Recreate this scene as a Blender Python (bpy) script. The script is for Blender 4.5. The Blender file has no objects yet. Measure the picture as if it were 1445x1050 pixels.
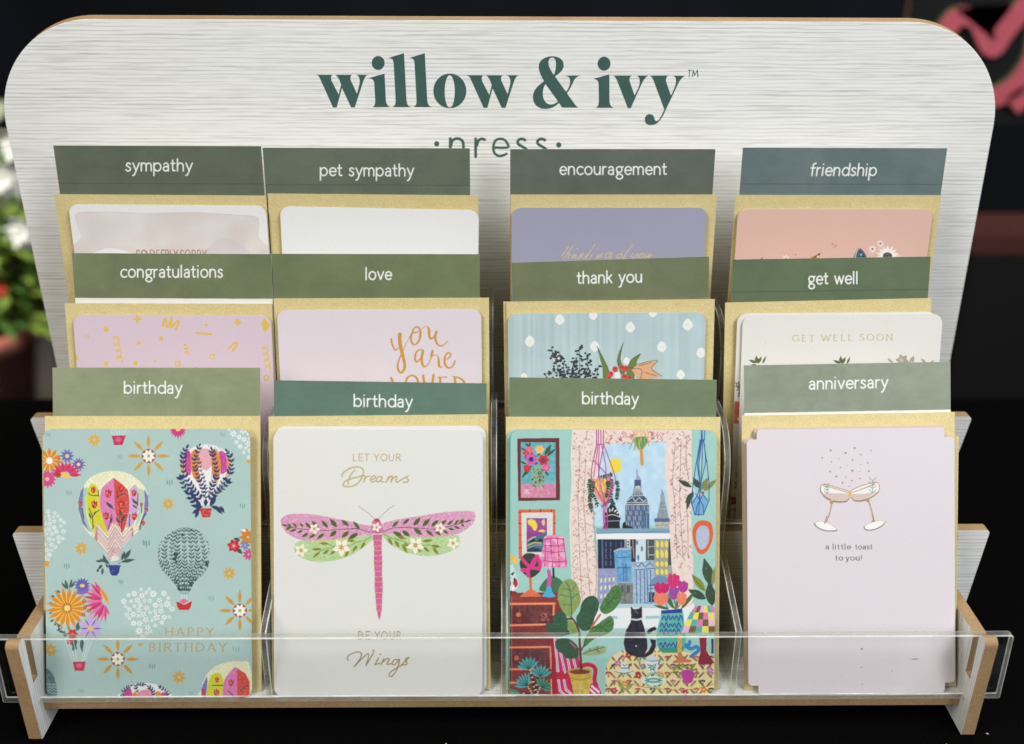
import bpy, bmesh, math, random
import numpy as np
from mathutils import Matrix, Vector

# ------------------------------------------------------------------ camera, light, exposure
S = bpy.context.scene
COL = S.collection
CM = 0.01                                   # all lengths below are centimetres
R = math.radians
PITCH, YAW, ROLL, FPX = 24.0, 0.8, 0.3, 1540.0
_th, _ps, _ro = R(PITCH), R(YAW), R(ROLL)
FW = np.array([math.sin(_ps) * math.cos(_th), math.cos(_ps) * math.cos(_th), -math.sin(_th)])
_r0 = np.array([math.cos(_ps), -math.sin(_ps), 0.0])
_u0 = np.cross(_r0, FW)
RT = _r0 * math.cos(_ro) + _u0 * math.sin(_ro)
UP = _u0 * math.cos(_ro) - _r0 * math.sin(_ro)
EYE = np.array([-0.17, -52.08, 47.76])

cam_d = bpy.data.cameras.new('camera')
cam = bpy.data.objects.new('camera', cam_d)
COL.objects.link(cam)
M = Matrix.Identity(4)
for i in range(3):
    M[i][0], M[i][1], M[i][2], M[i][3] = RT[i], UP[i], -FW[i], EYE[i] * CM
cam.matrix_world = M
cam_d.sensor_width = 36.0
cam_d.lens = 36.0 * FPX / 1445.0
cam_d.clip_start, cam_d.clip_end = 0.02, 40.0
cam_d.dof.use_dof = True
cam_d.dof.focus_distance = 0.685
cam_d.dof.aperture_fstop = 3.6
S.camera = cam

world = bpy.data.worlds.new('World')
S.world = world
world.use_nodes = True
world.node_tree.nodes['Background'].inputs[0].default_value = (0.62, 0.68, 0.75, 1)
world.node_tree.nodes['Background'].inputs[1].default_value = 0.05

def area(name, loc, aim, sx, sy, power, col):
    d = bpy.data.lights.new(name, 'AREA')
    d.shape = 'RECTANGLE'; d.size, d.size_y = sx, sy
    d.energy = power; d.color = col
    o = bpy.data.objects.new(name, d); COL.objects.link(o)
    o.location = loc
    o.rotation_euler = (Vector(aim) - Vector(loc)).to_track_quat('-Z', 'Y').to_euler()
    return o

area('ceiling_light_warm', (-0.95, -0.75, 1.75), (-0.05, 0.1, 0.2), 0.9, 0.6, 15, (1.0, 0.94, 0.84))
area('ceiling_light_cool', (1.05, -0.55, 1.75), (0.1, 0.12, 0.22), 0.9, 0.6, 26, (0.88, 0.94, 1.0))
area('front_fill_left', (-1.25, -1.55, 1.3), (-0.05, 0.1, 0.2), 0.7, 0.9, 13.5, (1.0, 0.98, 0.95))  # front fill from the left, added to brighten the card faces
area('front_fill_right', (1.25, -1.55, 1.3), (0.05, 0.1, 0.2), 0.7, 0.9, 16, (0.96, 0.98, 1.0))  # matching added fill from the right, not a source of the room
area('rear_fill_light', (0.7, 1.35, 1.9), (0.5, 1.2, 0.0), 1.2, 0.5, 16, (1.0, 0.95, 0.88))  # added fill that brightens the things behind the stand
lamp = area('plant_fill_light', (-1.35, 0.3, 1.05), (-0.85, 1.2, -0.02), 0.4, 0.4, 5.5, (1.0, 0.96, 0.90))  # extra fill added only to lift the pot and leaves
lamp.data.spread = R(75)

S.view_settings.view_transform = 'Standard'
S.view_settings.look = 'None'
S.view_settings.exposure = 0.05
S.view_settings.gamma = 1.0
S.view_settings.use_curve_mapping = False
S.render.engine = 'CYCLES'
S.cycles.use_denoising = True
S.cycles.max_bounces = 12
S.cycles.transparent_max_bounces = 24
S.cycles.caustics_reflective = False
S.cycles.caustics_refractive = False

# ------------------------------------------------------------------ measuring helpers (photograph 1445 x 1050)
def ray(u, v):
    return FW + (u - 722.5) / FPX * RT - (v - 525.0) / FPX * UP
def on_plane(u, v, p, n):
    r = ray(u, v)
    return EYE + r * (np.dot(np.asarray(p) - EYE, n) / np.dot(r, n))
def on_y(u, v, y):
    r = ray(u, v)
    return EYE + r * ((y - EYE[1]) / r[1])
def seen_at(P):
    d = np.asarray(P, float) - EYE
    z = d @ FW
    return 722.5 + FPX * (d @ RT) / z, 525.0 - FPX * (d @ UP) / z

# ------------------------------------------------------------------ object helpers
def lin(c):
    c = np.asarray(c, float) / 255.0
    return np.where(c <= 0.04045, c / 12.92, ((c + 0.055) / 1.055) ** 2.4)
def rgba(c):
    l = lin(c)
    return (float(l[0]), float(l[1]), float(l[2]), 1.0)

def tag(o, label=None, cat=None, group=None, kind=None):
    if label: o['label'] = label
    if cat: o['category'] = cat
    if group: o['group'] = group
    if kind: o['kind'] = kind
    return o
def empty(name, loc=(0, 0, 0)):
    o = bpy.data.objects.new(name, None)
    o.empty_display_size = 0.02
    o.location = [c * CM for c in loc]
    COL.objects.link(o)
    return o
def link(name, me, mats, parent=None, bevel=0.0, smooth=False, bevel_slot=-1):
    for m in (mats if isinstance(mats, (list, tuple)) else [mats]):
        me.materials.append(m)
    o = bpy.data.objects.new(name, me)
    COL.objects.link(o)
    if parent is not None:
        o.parent = parent
        o.matrix_parent_inverse = Matrix.Translation(parent.location).inverted()
    if bevel:
        b = o.modifiers.new('edge', 'BEVEL')
        b.width = bevel * CM; b.segments = 2; b.limit_method = 'ANGLE'; b.angle_limit = R(40); b.material = bevel_slot
    if smooth:
        for p in me.polygons: p.use_smooth = True
    return o
def mesh_of(name, verts, faces, mi=None):
    me = bpy.data.meshes.new(name)
    me.from_pydata([tuple(float(c) * CM for c in v) for v in verts], [], faces)
    if mi is not None:
        me.polygons.foreach_set('material_index', mi)
    me.update()
    return me
def rounded(pts, n=8):
    """pts: (a, b, radius) corners of a polygon -> outline with rounded corners"""
    out = []
    k = len(pts)
    for i in range(k):
        p = np.array(pts[i][:2], float); r = pts[i][2] if len(pts[i]) > 2 else 0
        if r <= 0:
            out.append(tuple(p)); continue
        a = np.array(pts[i - 1][:2], float) - p; b = np.array(pts[(i + 1) % k][:2], float) - p
        la, lb = np.linalg.norm(a), np.linalg.norm(b); a /= la; b /= lb
        ang = math.acos(max(-1, min(1, a @ b)))
        t = min(r / math.tan(ang / 2), la * .49, lb * .49)
        rr = t * math.tan(ang / 2)
        c = p + (a + b) / np.linalg.norm(a + b) * rr / math.sin(ang / 2)
        s, e = p + a * t - c, p + b * t - c
        a0 = math.atan2(s[1], s[0]); a1 = math.atan2(e[1], e[0])
        d = (a1 - a0 + math.pi) % (2 * math.pi) - math.pi
        for q in range(n + 1):
            w = a0 + d * q / n
            out.append((c[0] + rr * math.cos(w), c[1] + rr * math.sin(w)))
    return out
def prism(name, outline, axis, lo, hi, mats, parent=None, bevel=0.0, bevel_slot=-1):
    """outline extruded along an axis; faces get slot 0, the cut edge slot 1"""
    n = len(outline)
    area2 = sum(outline[i][0] * outline[(i + 1) % n][1] - outline[(i + 1) % n][0] * outline[i][1] for i in range(n))
    if area2 < 0: outline = outline[::-1]
    def P(a, b, h):
        return {'x': (h, a, b), 'y': (a, h, b), 'z': (a, b, h)}[axis]
    v = [P(a, b, lo) for a, b in outline] + [P(a, b, hi) for a, b in outline]
    f = [list(range(n))[::-1], list(range(n, 2 * n))] + [[i, (i + 1) % n, n + (i + 1) % n, n + i] for i in range(n)]
    if axis == 'y': f = [q[::-1] for q in f]
    me = mesh_of(name, v, f, [0, 0] + [1] * n)
    return link(name, me, mats, parent, bevel, False, bevel_slot)

# ------------------------------------------------------------------ materials
def new_mat(name):
    m = bpy.data.materials.new(name); m.use_nodes = True
    nt = m.node_tree
    return m, nt.nodes, nt.links, nt.nodes['Principled BSDF']
def ramp(N, stops):
    r = N.new('ShaderNodeValToRGB')
    while len(r.color_ramp.elements) < len(stops): r.color_ramp.elements.new(0.5)
    for e, (p, c) in zip(r.color_ramp.elements, stops):
        e.position = p; e.color = c
    return r
def mapped_noise(N, L, scale, detail=4, rough=.6, sz=1.0, dist=0.0):
    t = N.new('ShaderNodeTexCoord'); mp = N.new('ShaderNodeMapping'); n = N.new('ShaderNodeTexNoise')
    mp.inputs['Scale'].default_value = scale
    n.inputs['Scale'].default_value = sz; n.inputs['Detail'].default_value = detail
    n.inputs['Roughness'].default_value = rough; n.inputs['Distortion'].default_value = dist
    L.new(t.outputs['Object'], mp.inputs[0]); L.new(mp.outputs[0], n.inputs['Vector'])
    return n
def bump(N, L, src, strength, dist, B):
    b = N.new('ShaderNodeBump')
    b.inputs['Strength'].default_value = strength; b.inputs['Distance'].default_value = dist
    L.new(src, b.inputs['Height']); L.new(b.outputs[0], B.inputs['Normal'])

def laminate(name, axis):
    """pale printed woodgrain: fine broken lines running along x (axis 'Z') or up (axis 'Y')"""
    m, N, L, B = new_mat(name)
    along = (1.0, 9.0, 9.0) if axis == 'Z' else (9.0, 9.0, 1.0)
    def sc(a, c): return tuple(a if k == 1.0 else c for k in along)
    t = N.new('ShaderNodeTexCoord'); mp = N.new('ShaderNodeMapping'); mp.inputs['Scale'].default_value = sc(.10, 1.0)
    L.new(t.outputs['Object'], mp.inputs[0])
    w = N.new('ShaderNodeTexWave'); w.wave_type = 'BANDS'; w.bands_direction = axis
    w.inputs['Scale'].default_value = 128; w.inputs['Distortion'].default_value = 5.0
    w.inputs['Detail'].default_value = 3.0; w.inputs['Detail Scale'].default_value = 1.3; w.inputs['Detail Roughness'].default_value = .62
    L.new(mp.outputs[0], w.inputs['Vector'])
    n1 = mapped_noise(N, L, sc(20, 760), 3, .6, 1.0, .15)           # short broken streaks
    n2 = mapped_noise(N, L, sc(9, 150), 3, .5, 1.0, .2)            # where the grain is strong or faint
    n3 = mapped_noise(N, L, (6, 6, 6), 3, .5)
    lines = ramp(N, [(.0, (1, 1, 1, 1)), (.42, (0, 0, 0, 1))])
    L.new(w.outputs['Fac'], lines.inputs[0])
    gate = ramp(N, [(.34, (.35, .35, .35, 1)), (.62, (1, 1, 1, 1))]); L.new(n2.outputs['Fac'], gate.inputs[0])
    mul = N.new('ShaderNodeMath'); mul.operation = 'MULTIPLY'
    L.new(lines.outputs[0], mul.inputs[0]); L.new(gate.outputs[0], mul.inputs[1])
    m2 = N.new('ShaderNodeMath'); m2.operation = 'MULTIPLY'; m2.inputs[1].default_value = .62
    L.new(mul.outputs[0], m2.inputs[0])
    a = N.new('ShaderNodeMixRGB'); a.inputs[1].default_value = (.89, .888, .862, 1); a.inputs[2].default_value = (.52, .51, .48, 1)
    L.new(m2.outputs[0], a.inputs[0])
    r1 = ramp(N, [(.33, (.74, .735, .72, 1)), (.50, (1, 1, 1, 1))]); L.new(n1.outputs['Fac'], r1.inputs[0])
    r3 = ramp(N, [(.3, (.95, .947, .935, 1)), (.7, (1, 1, 1, 1))]); L.new(n3.outputs['Fac'], r3.inputs[0])
    b = N.new('ShaderNodeMixRGB'); b.blend_type = 'MULTIPLY'; b.inputs[0].default_value = .8
    c = N.new('ShaderNodeMixRGB'); c.blend_type = 'MULTIPLY'; c.inputs[0].default_value = 1
    L.new(a.outputs[0], b.inputs[1]); L.new(r1.outputs[0], b.inputs[2])
    L.new(b.outputs[0], c.inputs[1]); L.new(r3.outputs[0], c.inputs[2])
    L.new(c.outputs[0], B.inputs['Base Color'])
    B.inputs['Roughness'].default_value = .6
    B.inputs['Specular IOR Level'].default_value = .3
    bump(N, L, mul.outputs[0], -.25, .0004, B)
    return m
LAM_H = laminate('white_woodgrain_laminate', 'Z')
LAM_V = laminate('white_woodgrain_upright', 'Y')

def mdf():
    m, N, L, B = new_mat('raw_fibreboard_edge')
    n = mapped_noise(N, L, (900, 900, 900), 3, .7); n2 = mapped_noise(N, L, (30, 30, 30), 3, .5)
    r = ramp(N, [(.3, rgba((158, 126, 88))), (.7, rgba((190, 157, 114)))])
    r2 = ramp(N, [(.3, (.84, .82, .8, 1)), (.7, (1, 1, 1, 1))])
    L.new(n.outputs['Fac'], r.inputs[0]); L.new(n2.outputs['Fac'], r2.inputs[0])
    a = N.new('ShaderNodeMixRGB'); a.blend_type = 'MULTIPLY'; a.inputs[0].default_value = 1
    L.new(r.outputs[0], a.inputs[1]); L.new(r2.outputs[0], a.inputs[2]); L.new(a.outputs[0], B.inputs['Base Color'])
    B.inputs['Roughness'].default_value = .8
    bump(N, L, n.outputs['Fac'], .4, .0002, B)
    return m
MDF = mdf()

def acrylic(name, edge):
    m, N, L, B = new_mat(name)
    out = N['Material Output']
    tr = N.new('ShaderNodeBsdfTransparent'); gl = N.new('ShaderNodeBsdfGlossy'); fr = N.new('ShaderNodeFresnel')
    ge = N.new('ShaderNodeNewGeometry'); io = N.new('ShaderNodeMapRange')     # same reflectance entering and leaving the sheet
    io.inputs['To Min'].default_value = 1.49; io.inputs['To Max'].default_value = 1 / 1.49
    L.new(ge.outputs['Backfacing'], io.inputs['Value']); L.new(io.outputs[0], fr.inputs['IOR'])
    gl.inputs['Roughness'].default_value = .04 if not edge else .16
    mx = N.new('ShaderNodeMixShader')
    n = mapped_noise(N, L, (22, 22, 22), 4, .65)
    if edge:
        tr.inputs[0].default_value = (.90, .92, .84, 1)
        tl = N.new('ShaderNodeBsdfTranslucent'); tl.inputs[0].default_value = (.92, .92, .85, 1)
        df = N.new('ShaderNodeBsdfDiffuse'); df.inputs[0].default_value = (.90, .90, .83, 1)
        a = N.new('ShaderNodeMixShader'); a.inputs[0].default_value = .5
        L.new(tl.outputs[0], a.inputs[1]); L.new(df.outputs[0], a.inputs[2])
        b = N.new('ShaderNodeMixShader')
        n.inputs['Scale'].default_value = 3
        rr = ramp(N, [(.35, (.10, .10, .10, 1)), (.7, (.34, .34, .34, 1))])
        L.new(n.outputs['Fac'], rr.inputs[0]); L.new(rr.outputs[0], b.inputs[0])
        L.new(tr.outputs[0], b.inputs[1]); L.new(a.outputs[0], b.inputs[2])
        base = b
    else:
        tr.inputs[0].default_value = (.997, 1, 1, 1)
        df = N.new('ShaderNodeBsdfDiffuse'); df.inputs[0].default_value = (.82, .84, .86, 1)
        b = N.new('ShaderNodeMixShader')
        rr = ramp(N, [(.45, (.002, .002, .002, 1)), (.75, (.03, .03, .03, 1))])      # finger smears, plus white haze painted in for the sheet's reflection
        L.new(n.outputs['Fac'], rr.inputs[0]); L.new(rr.outputs[0], b.inputs[0])
        L.new(tr.outputs[0], b.inputs[1]); L.new(df.outputs[0], b.inputs[2])
        base = b
    fm = N.new('ShaderNodeMath'); fm.operation = 'MULTIPLY'; fm.inputs[1].default_value = .6
    L.new(fr.outputs[0], fm.inputs[0]); L.new(fm.outputs[0], mx.inputs[0]); L.new(base.outputs[0], mx.inputs[1]); L.new(gl.outputs[0], mx.inputs[2])
    L.new(mx.outputs[0], out.inputs['Surface'])
    return m
ACR, ACR_E = acrylic('clear_acrylic', False), acrylic('acrylic_cut_edge', True)
def corner_glint():
    m, N, L, B = new_mat('acrylic_corner_glint')
    tr = N.new('ShaderNodeBsdfTransparent'); mx = N.new('ShaderNodeMixShader')
    n = mapped_noise(N, L, (40, 40, 40), 4, .7)
    r = ramp(N, [(.3, (.35, .35, .35, 1)), (.65, (.9, .9, .9, 1))])
    L.new(n.outputs['Fac'], r.inputs[0]); L.new(r.outputs[0], mx.inputs[0])
    B.inputs['Base Color'].default_value = (.95, .95, .90, 1); B.inputs['Roughness'].default_value = .12; B.inputs['Specular IOR Level'].default_value = .9  # whitish colour paints a bright glint along the sheet's corners
    L.new(tr.outputs[0], mx.inputs[1]); L.new(B.outputs[0], mx.inputs[2]); L.new(mx.outputs[0], N['Material Output'].inputs['Surface'])
    return m
ACR_GLINT = corner_glint()

def gold_paper():
    m, N, L, B = new_mat('gold_pearl_paper')
    n = mapped_noise(N, L, (1500, 1500, 1500), 2, .6); n2 = mapped_noise(N, L, (160, 160, 160), 4, .7)
    r = ramp(N, [(.30, rgba((216, 195, 134))), (.70, rgba((240, 223, 166)))])
    L.new(n.outputs['Fac'], r.inputs[0])
    r2 = ramp(N, [(.3, (.92, .92, .91, 1)), (.7, (1, 1, 1, 1))])
    L.new(n2.outputs['Fac'], r2.inputs[0])
    a = N.new('ShaderNodeMixRGB'); a.blend_type = 'MULTIPLY'; a.inputs[0].default_value = 1
    L.new(r.outputs[0], a.inputs[1]); L.new(r2.outputs[0], a.inputs[2]); L.new(a.outputs[0], B.inputs['Base Color'])
    B.inputs['Metallic'].default_value = .25
    B.inputs['Roughness'].default_value = .55
    bump(N, L, n2.outputs['Fac'], .5, .0004, B)
    return m
GOLD = gold_paper()

def printed(name, rough, bstr):
    m, N, L, B = new_mat(name)
    at = N.new('ShaderNodeVertexColor'); at.layer_name = 'ink'
    n = mapped_noise(N, L, (1100, 1100, 1100), 2, .6)
    r = ramp(N, [(.3, (.96, .96, .96, 1)), (.7, (1, 1, 1, 1))])
    L.new(n.outputs['Fac'], r.inputs[0])
    a = N.new('ShaderNodeMixRGB'); a.blend_type = 'MULTIPLY'; a.inputs[0].default_value = 1
    L.new(at.outputs['Color'], a.inputs[1]); L.new(r.outputs[0], a.inputs[2])
    L.new(a.outputs[0], B.inputs['Base Color'])
    f = N.new('ShaderNodeMath'); f.operation = 'SUBTRACT'; f.inputs[0].default_value = 1
    L.new(at.outputs['Alpha'], f.inputs[1])                                # foil where the ink layer is not opaque
    q = N.new('ShaderNodeMath'); q.operation = 'MULTIPLY'; q.inputs[1].default_value = .42
    L.new(f.outputs[0], q.inputs[0]); L.new(q.outputs[0], B.inputs['Metallic'])
    w = N.new('ShaderNodeMapRange')
    w.inputs['To Min'].default_value = rough; w.inputs['To Max'].default_value = .30
    L.new(f.outputs[0], w.inputs['Value']); L.new(w.outputs[0], B.inputs['Roughness'])
    bump(N, L, n.outputs['Fac'], bstr, .0002, B)
    return m
INK = printed('printed_card_stock', .62, .22)
INK_TAB = printed('printed_satin_card', .42, .30)

def plain(name, c, rough=.7, metal=0.0, var=.12, sc=60):
    m, N, L, B = new_mat(name)
    n = mapped_noise(N, L, (sc, sc, sc), 4, .6)
    l = rgba(c)
    r = ramp(N, [(.3, tuple(x * (1 - var) for x in l[:3]) + (1,)), (.7, tuple(min(1, x * (1 + var)) for x in l[:3]) + (1,))])
    L.new(n.outputs['Fac'], r.inputs[0]); L.new(r.outputs[0], B.inputs['Base Color'])
    B.inputs['Roughness'].default_value = rough; B.inputs['Metallic'].default_value = metal
    return m
PAPER = plain('card_paper_edge', (226, 222, 214), .75, 0, .04, 200)
# ------------------------------------------------------------------ ink canvas: prints are drawn as shapes, then carried by the paper's vertices
def catmull(pts, closed=False, n=7):
    p = np.asarray(pts, float)
    k = len(p)
    if k < 3: return p
    out = []
    t = np.linspace(0, 1, n, endpoint=False)[:, None]
    for i in range(k if closed else k - 1):
        p0 = p[i - 1] if (closed or i > 0) else p[0]
        p1, p2 = p[i], p[(i + 1) % k]
        p3 = p[(i + 2) % k] if (closed or i + 2 < k) else p[-1]
        out.append(.5 * (2 * p1 + (p2 - p0) * t + (2 * p0 - 5 * p1 + 4 * p2 - p3) * t ** 2 + (3 * p1 - p0 - 3 * p2 + p3) * t ** 3))
    q = np.concatenate(out)
    return q if closed else np.vstack([q, p[-1]])
def vnoise(h, w, cell, rs):
    gh, gw = int(h / cell) + 3, int(w / cell) + 3
    g = rs.rand(gh, gw)
    y = np.arange(h) / cell; x = np.arange(w) / cell
    iy, ix = y.astype(int), x.astype(int)
    fy, fx = (y - iy)[:, None], (x - ix)[None]
    fy, fx = fy * fy * (3 - 2 * fy), fx * fx * (3 - 2 * fx)
    a = g[iy][:, ix] * (1 - fx) + g[iy][:, ix + 1] * fx
    b = g[iy + 1][:, ix] * (1 - fx) + g[iy + 1][:, ix + 1] * fx
    return a * (1 - fy) + b * fy
class Canvas:
    def __init__(s, x0, y0, x1, y1, bg, r=3.0, seed=1):
        s.x0, s.y0, s.x1, s.y1, s.r = x0, y0, x1, y1, r
        s.h, s.w = int((y1 - y0) * r), int((x1 - x0) * r)
        s.c = np.empty((s.h, s.w, 4), np.float32)
        s.c[..., :3] = lin(bg); s.c[..., 3] = 1
        s.k, s.ox, s.oy = 1.0, 0.0, 0.0
        s.rs = np.random.RandomState(seed)
        s.clip = None
    def zoom(s, k=1.0, ox=0.0, oy=0.0):
        s.k, s.ox, s.oy = k, ox, oy
        return s
    def T(s, p):
        p = np.asarray(p, float)
        return np.stack([(p[:, 0] / s.k + s.ox - s.x0) * s.r, (p[:, 1] / s.k + s.oy - s.y0) * s.r], 1)
    def box(s, lo, hi):
        return (max(0, int(lo[0]) - 1), max(0, int(lo[1]) - 1), min(s.w, int(hi[0]) + 2), min(s.h, int(hi[1]) + 2))
    def put(s, b, m, col, foil=0.0):
        if b[2] <= b[0] or b[3] <= b[1]: return
        if s.clip is not None: m = m * s.clip[b[1]:b[3], b[0]:b[2]]
        v = s.c[b[1]:b[3], b[0]:b[2]]
        m = m[..., None]
        t = np.empty(4, np.float32); t[:3] = lin(col); t[3] = 1 - foil
        v[:] = v * (1 - m) + t * m
    def mask(s, pts, smooth=False):
        q = s.T(pts)
        if smooth: q = catmull(q, True)
        b = s.box(q.min(0), q.max(0))
        if b[2] <= b[0] or b[3] <= b[1]: return b, None
        X = (np.arange(b[0], b[2]) + .5)[None]; Y = (np.arange(b[1], b[3]) + .5)[:, None]
        ins = np.zeros((b[3] - b[1], b[2] - b[0]), bool)
        for i in range(len(q)):
            (xa, ya), (xb, yb) = q[i - 1], q[i]
            if ya == yb: continue
            rows = ((ya > Y) != (yb > Y))[:, 0]
            if not rows.any(): continue
            xc = (xb - xa) * (Y[rows] - ya) / (yb - ya) + xa
            ins[rows] ^= X < xc
        return b, ins.astype(np.float32)
    def poly(s, pts, col, a=1.0, smooth=False, foil=0.0, wob=0.0, grad=None):
        if wob:
            pts = np.asarray(pts, float) + s.rs.randn(len(pts), 2) * wob
        b, m = s.mask(pts, smooth)
        if m is None: return
        s.put(b, m * a, col, foil)
    def tex(s, pts, col, amt=.35, cell=6, smooth=False, speck=0.0):
        """brushy variation of ink inside a shape"""
        b, m = s.mask(pts, smooth)
        if m is None: return
        n = vnoise(m.shape[0], m.shape[1], cell * s.r / s.k, s.rs)
        m2 = m * np.clip((n - .35) * 2, 0, 1) * amt
        s.put(b, m2, col)
        if speck:
            s.put(b, m * (s.rs.rand(*m.shape) < speck), (250, 245, 235))
    def rect(s, x, y, x2, y2, col, **k): s.poly([(x, y), (x2, y), (x2, y2), (x, y2)], col, **k)
    def ell(s, cx, cy, rx, ry=None, col=(0, 0, 0), rot=0, **k):
        ry = rx if ry is None else ry
        t = np.linspace(0, 2 * np.pi, 22, endpoint=False); c, q = math.cos(R(rot)), math.sin(R(rot))
        x, y = rx * np.cos(t), ry * np.sin(t)
        s.poly(np.stack([cx + x * c - y * q, cy + x * q + y * c], 1), col, **k)
    def line(s, pts, w, col, smooth=True, a=1.0, foil=0.0):
        """round-ended stroke; w is one width or one per point (in the current zoom's pixels)"""
        q = s.T(pts)
        ww = np.full(len(q), w, float) if np.isscalar(w) else np.asarray(w, float)
        if smooth and len(q) > 2:
            full = catmull(np.column_stack([q, ww]))
            q, ww = full[:, :2], full[:, 2]
        ww = ww * s.r / s.k / 2
        pad = ww.max() + 1
        b = s.box(q.min(0) - pad, q.max(0) + pad)
        if b[2] <= b[0] or b[3] <= b[1]: return
        m = np.zeros((b[3] - b[1], b[2] - b[0]), np.float32)
        if len(q) == 1: q = np.vstack([q, q + .01]); ww = np.append(ww, ww)
        for i in range(len(q) - 1):
            p0, p1 = q[i], q[i + 1]; wm = max(ww[i], ww[i + 1]) + 1
            c = s.box(np.minimum(p0, p1) - wm, np.maximum(p0, p1) + wm)
            if c[2] <= c[0] or c[3] <= c[1]: continue
            X = (np.arange(c[0], c[2]) + .5)[None] - p0[0]; Y = (np.arange(c[1], c[3]) + .5)[:, None] - p0[1]
            d = p1 - p0; L2 = d @ d + 1e-9
            t = np.clip((X * d[0] + Y * d[1]) / L2, 0, 1)
            dist = np.sqrt((X - t * d[0]) ** 2 + (Y - t * d[1]) ** 2)
            cov = np.clip(ww[i] + (ww[i + 1] - ww[i]) * t - dist + .5, 0, 1)
            sub = m[c[1] - b[1]:c[3] - b[1], c[0] - b[0]:c[2] - b[0]]
            np.maximum(sub, cov, out=sub)
        s.put(b, m * a, col, foil)
    def leaf(s, x, y, L, w, ang, col, **k):
        c, q = math.cos(R(ang)), math.sin(R(ang))
        P = [(0, 0), (.25, .36), (.55, .42), (.85, .17), (1, 0), (.85, -.17), (.55, -.42), (.25, -.36)]
        s.poly([(x + a * L * c - b * w * q, y + a * L * q + b * w * c) for a, b in P], col, smooth=True, **k)
    def petals(s, x, y, n, r0, L, w, col, rot=0, **k):
        for i in range(n):
            t = rot + 360.0 * i / n
            s.leaf(x + r0 * math.cos(R(t)), y + r0 * math.sin(R(t)), L, w, t, col, **k)
    def spray(s, pts, col, leaf_l, leaf_w, step, stem=1.0, alt=False, ang=42, lcol=None, tip=True):
        q = catmull(pts, False, 12)
        s.line(pts, stem, col)
        acc, side = 0, 1
        for i in range(1, len(q)):
            d = q[i] - q[i - 1]; acc += np.hypot(*d)
            if acc >= step:
                acc = 0; t = math.degrees(math.atan2(d[1], d[0]))
                f = .7 + .5 * s.rs.rand()
                for sd in ((side,) if alt else (1, -1)):
                    s.leaf(q[i][0], q[i][1], leaf_l * f, leaf_w * f, t + sd * ang, lcol or col)
                side = -side
        if tip:
            d = q[-1] - q[-3]; s.leaf(q[-1][0], q[-1][1], leaf_l, leaf_w, math.degrees(math.atan2(d[1], d[0])), lcol or col)
    def glitter(s, pts, frac, cols, smooth=True):
        b, m = s.mask(pts, smooth)
        if m is None: return
        for c in cols:
            g = s.rs.rand((m.shape[0] + 1) // 2, (m.shape[1] + 1) // 2) < frac
            g = np.repeat(np.repeat(g, 2, 0), 2, 1)[:m.shape[0], :m.shape[1]]
            s.put(b, m * g * .8, c)
    def mottle(s, amt, cell, tint=None, rows=None):
        """uneven ink all over the sheet"""
        n = (vnoise(s.h, s.w, cell * s.r, s.rs) + .5 * vnoise(s.h, s.w, cell * s.r / 2.7, s.rs)) / 1.5
        f = 1 + (n - .5)[..., None] * 2 * amt * (np.ones(3) if tint is None else np.asarray(tint))
        s.c[..., :3] *= f
    def sample(s, px, py):
        c = s.c
        if not hasattr(s, 'pre'):
            k = 1
            acc = np.zeros_like(c); n = 0
            p = np.pad(c, ((k, k), (k, k), (0, 0)), mode='edge')
            for a in range(2 * k + 1):
                for b in range(2 * k + 1):
                    wgt = (1 - abs(a - k) / (k + 1)) * (1 - abs(b - k) / (k + 1))
                    acc += p[a:a + s.h, b:b + s.w] * wgt; n += wgt
            s.pre = acc / n
        ix = np.clip(((px - s.x0) * s.r).astype(int), 0, s.w - 1)
        iy = np.clip(((py - s.y0) * s.r).astype(int), 0, s.h - 1)
        return s.pre[iy, ix]

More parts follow.
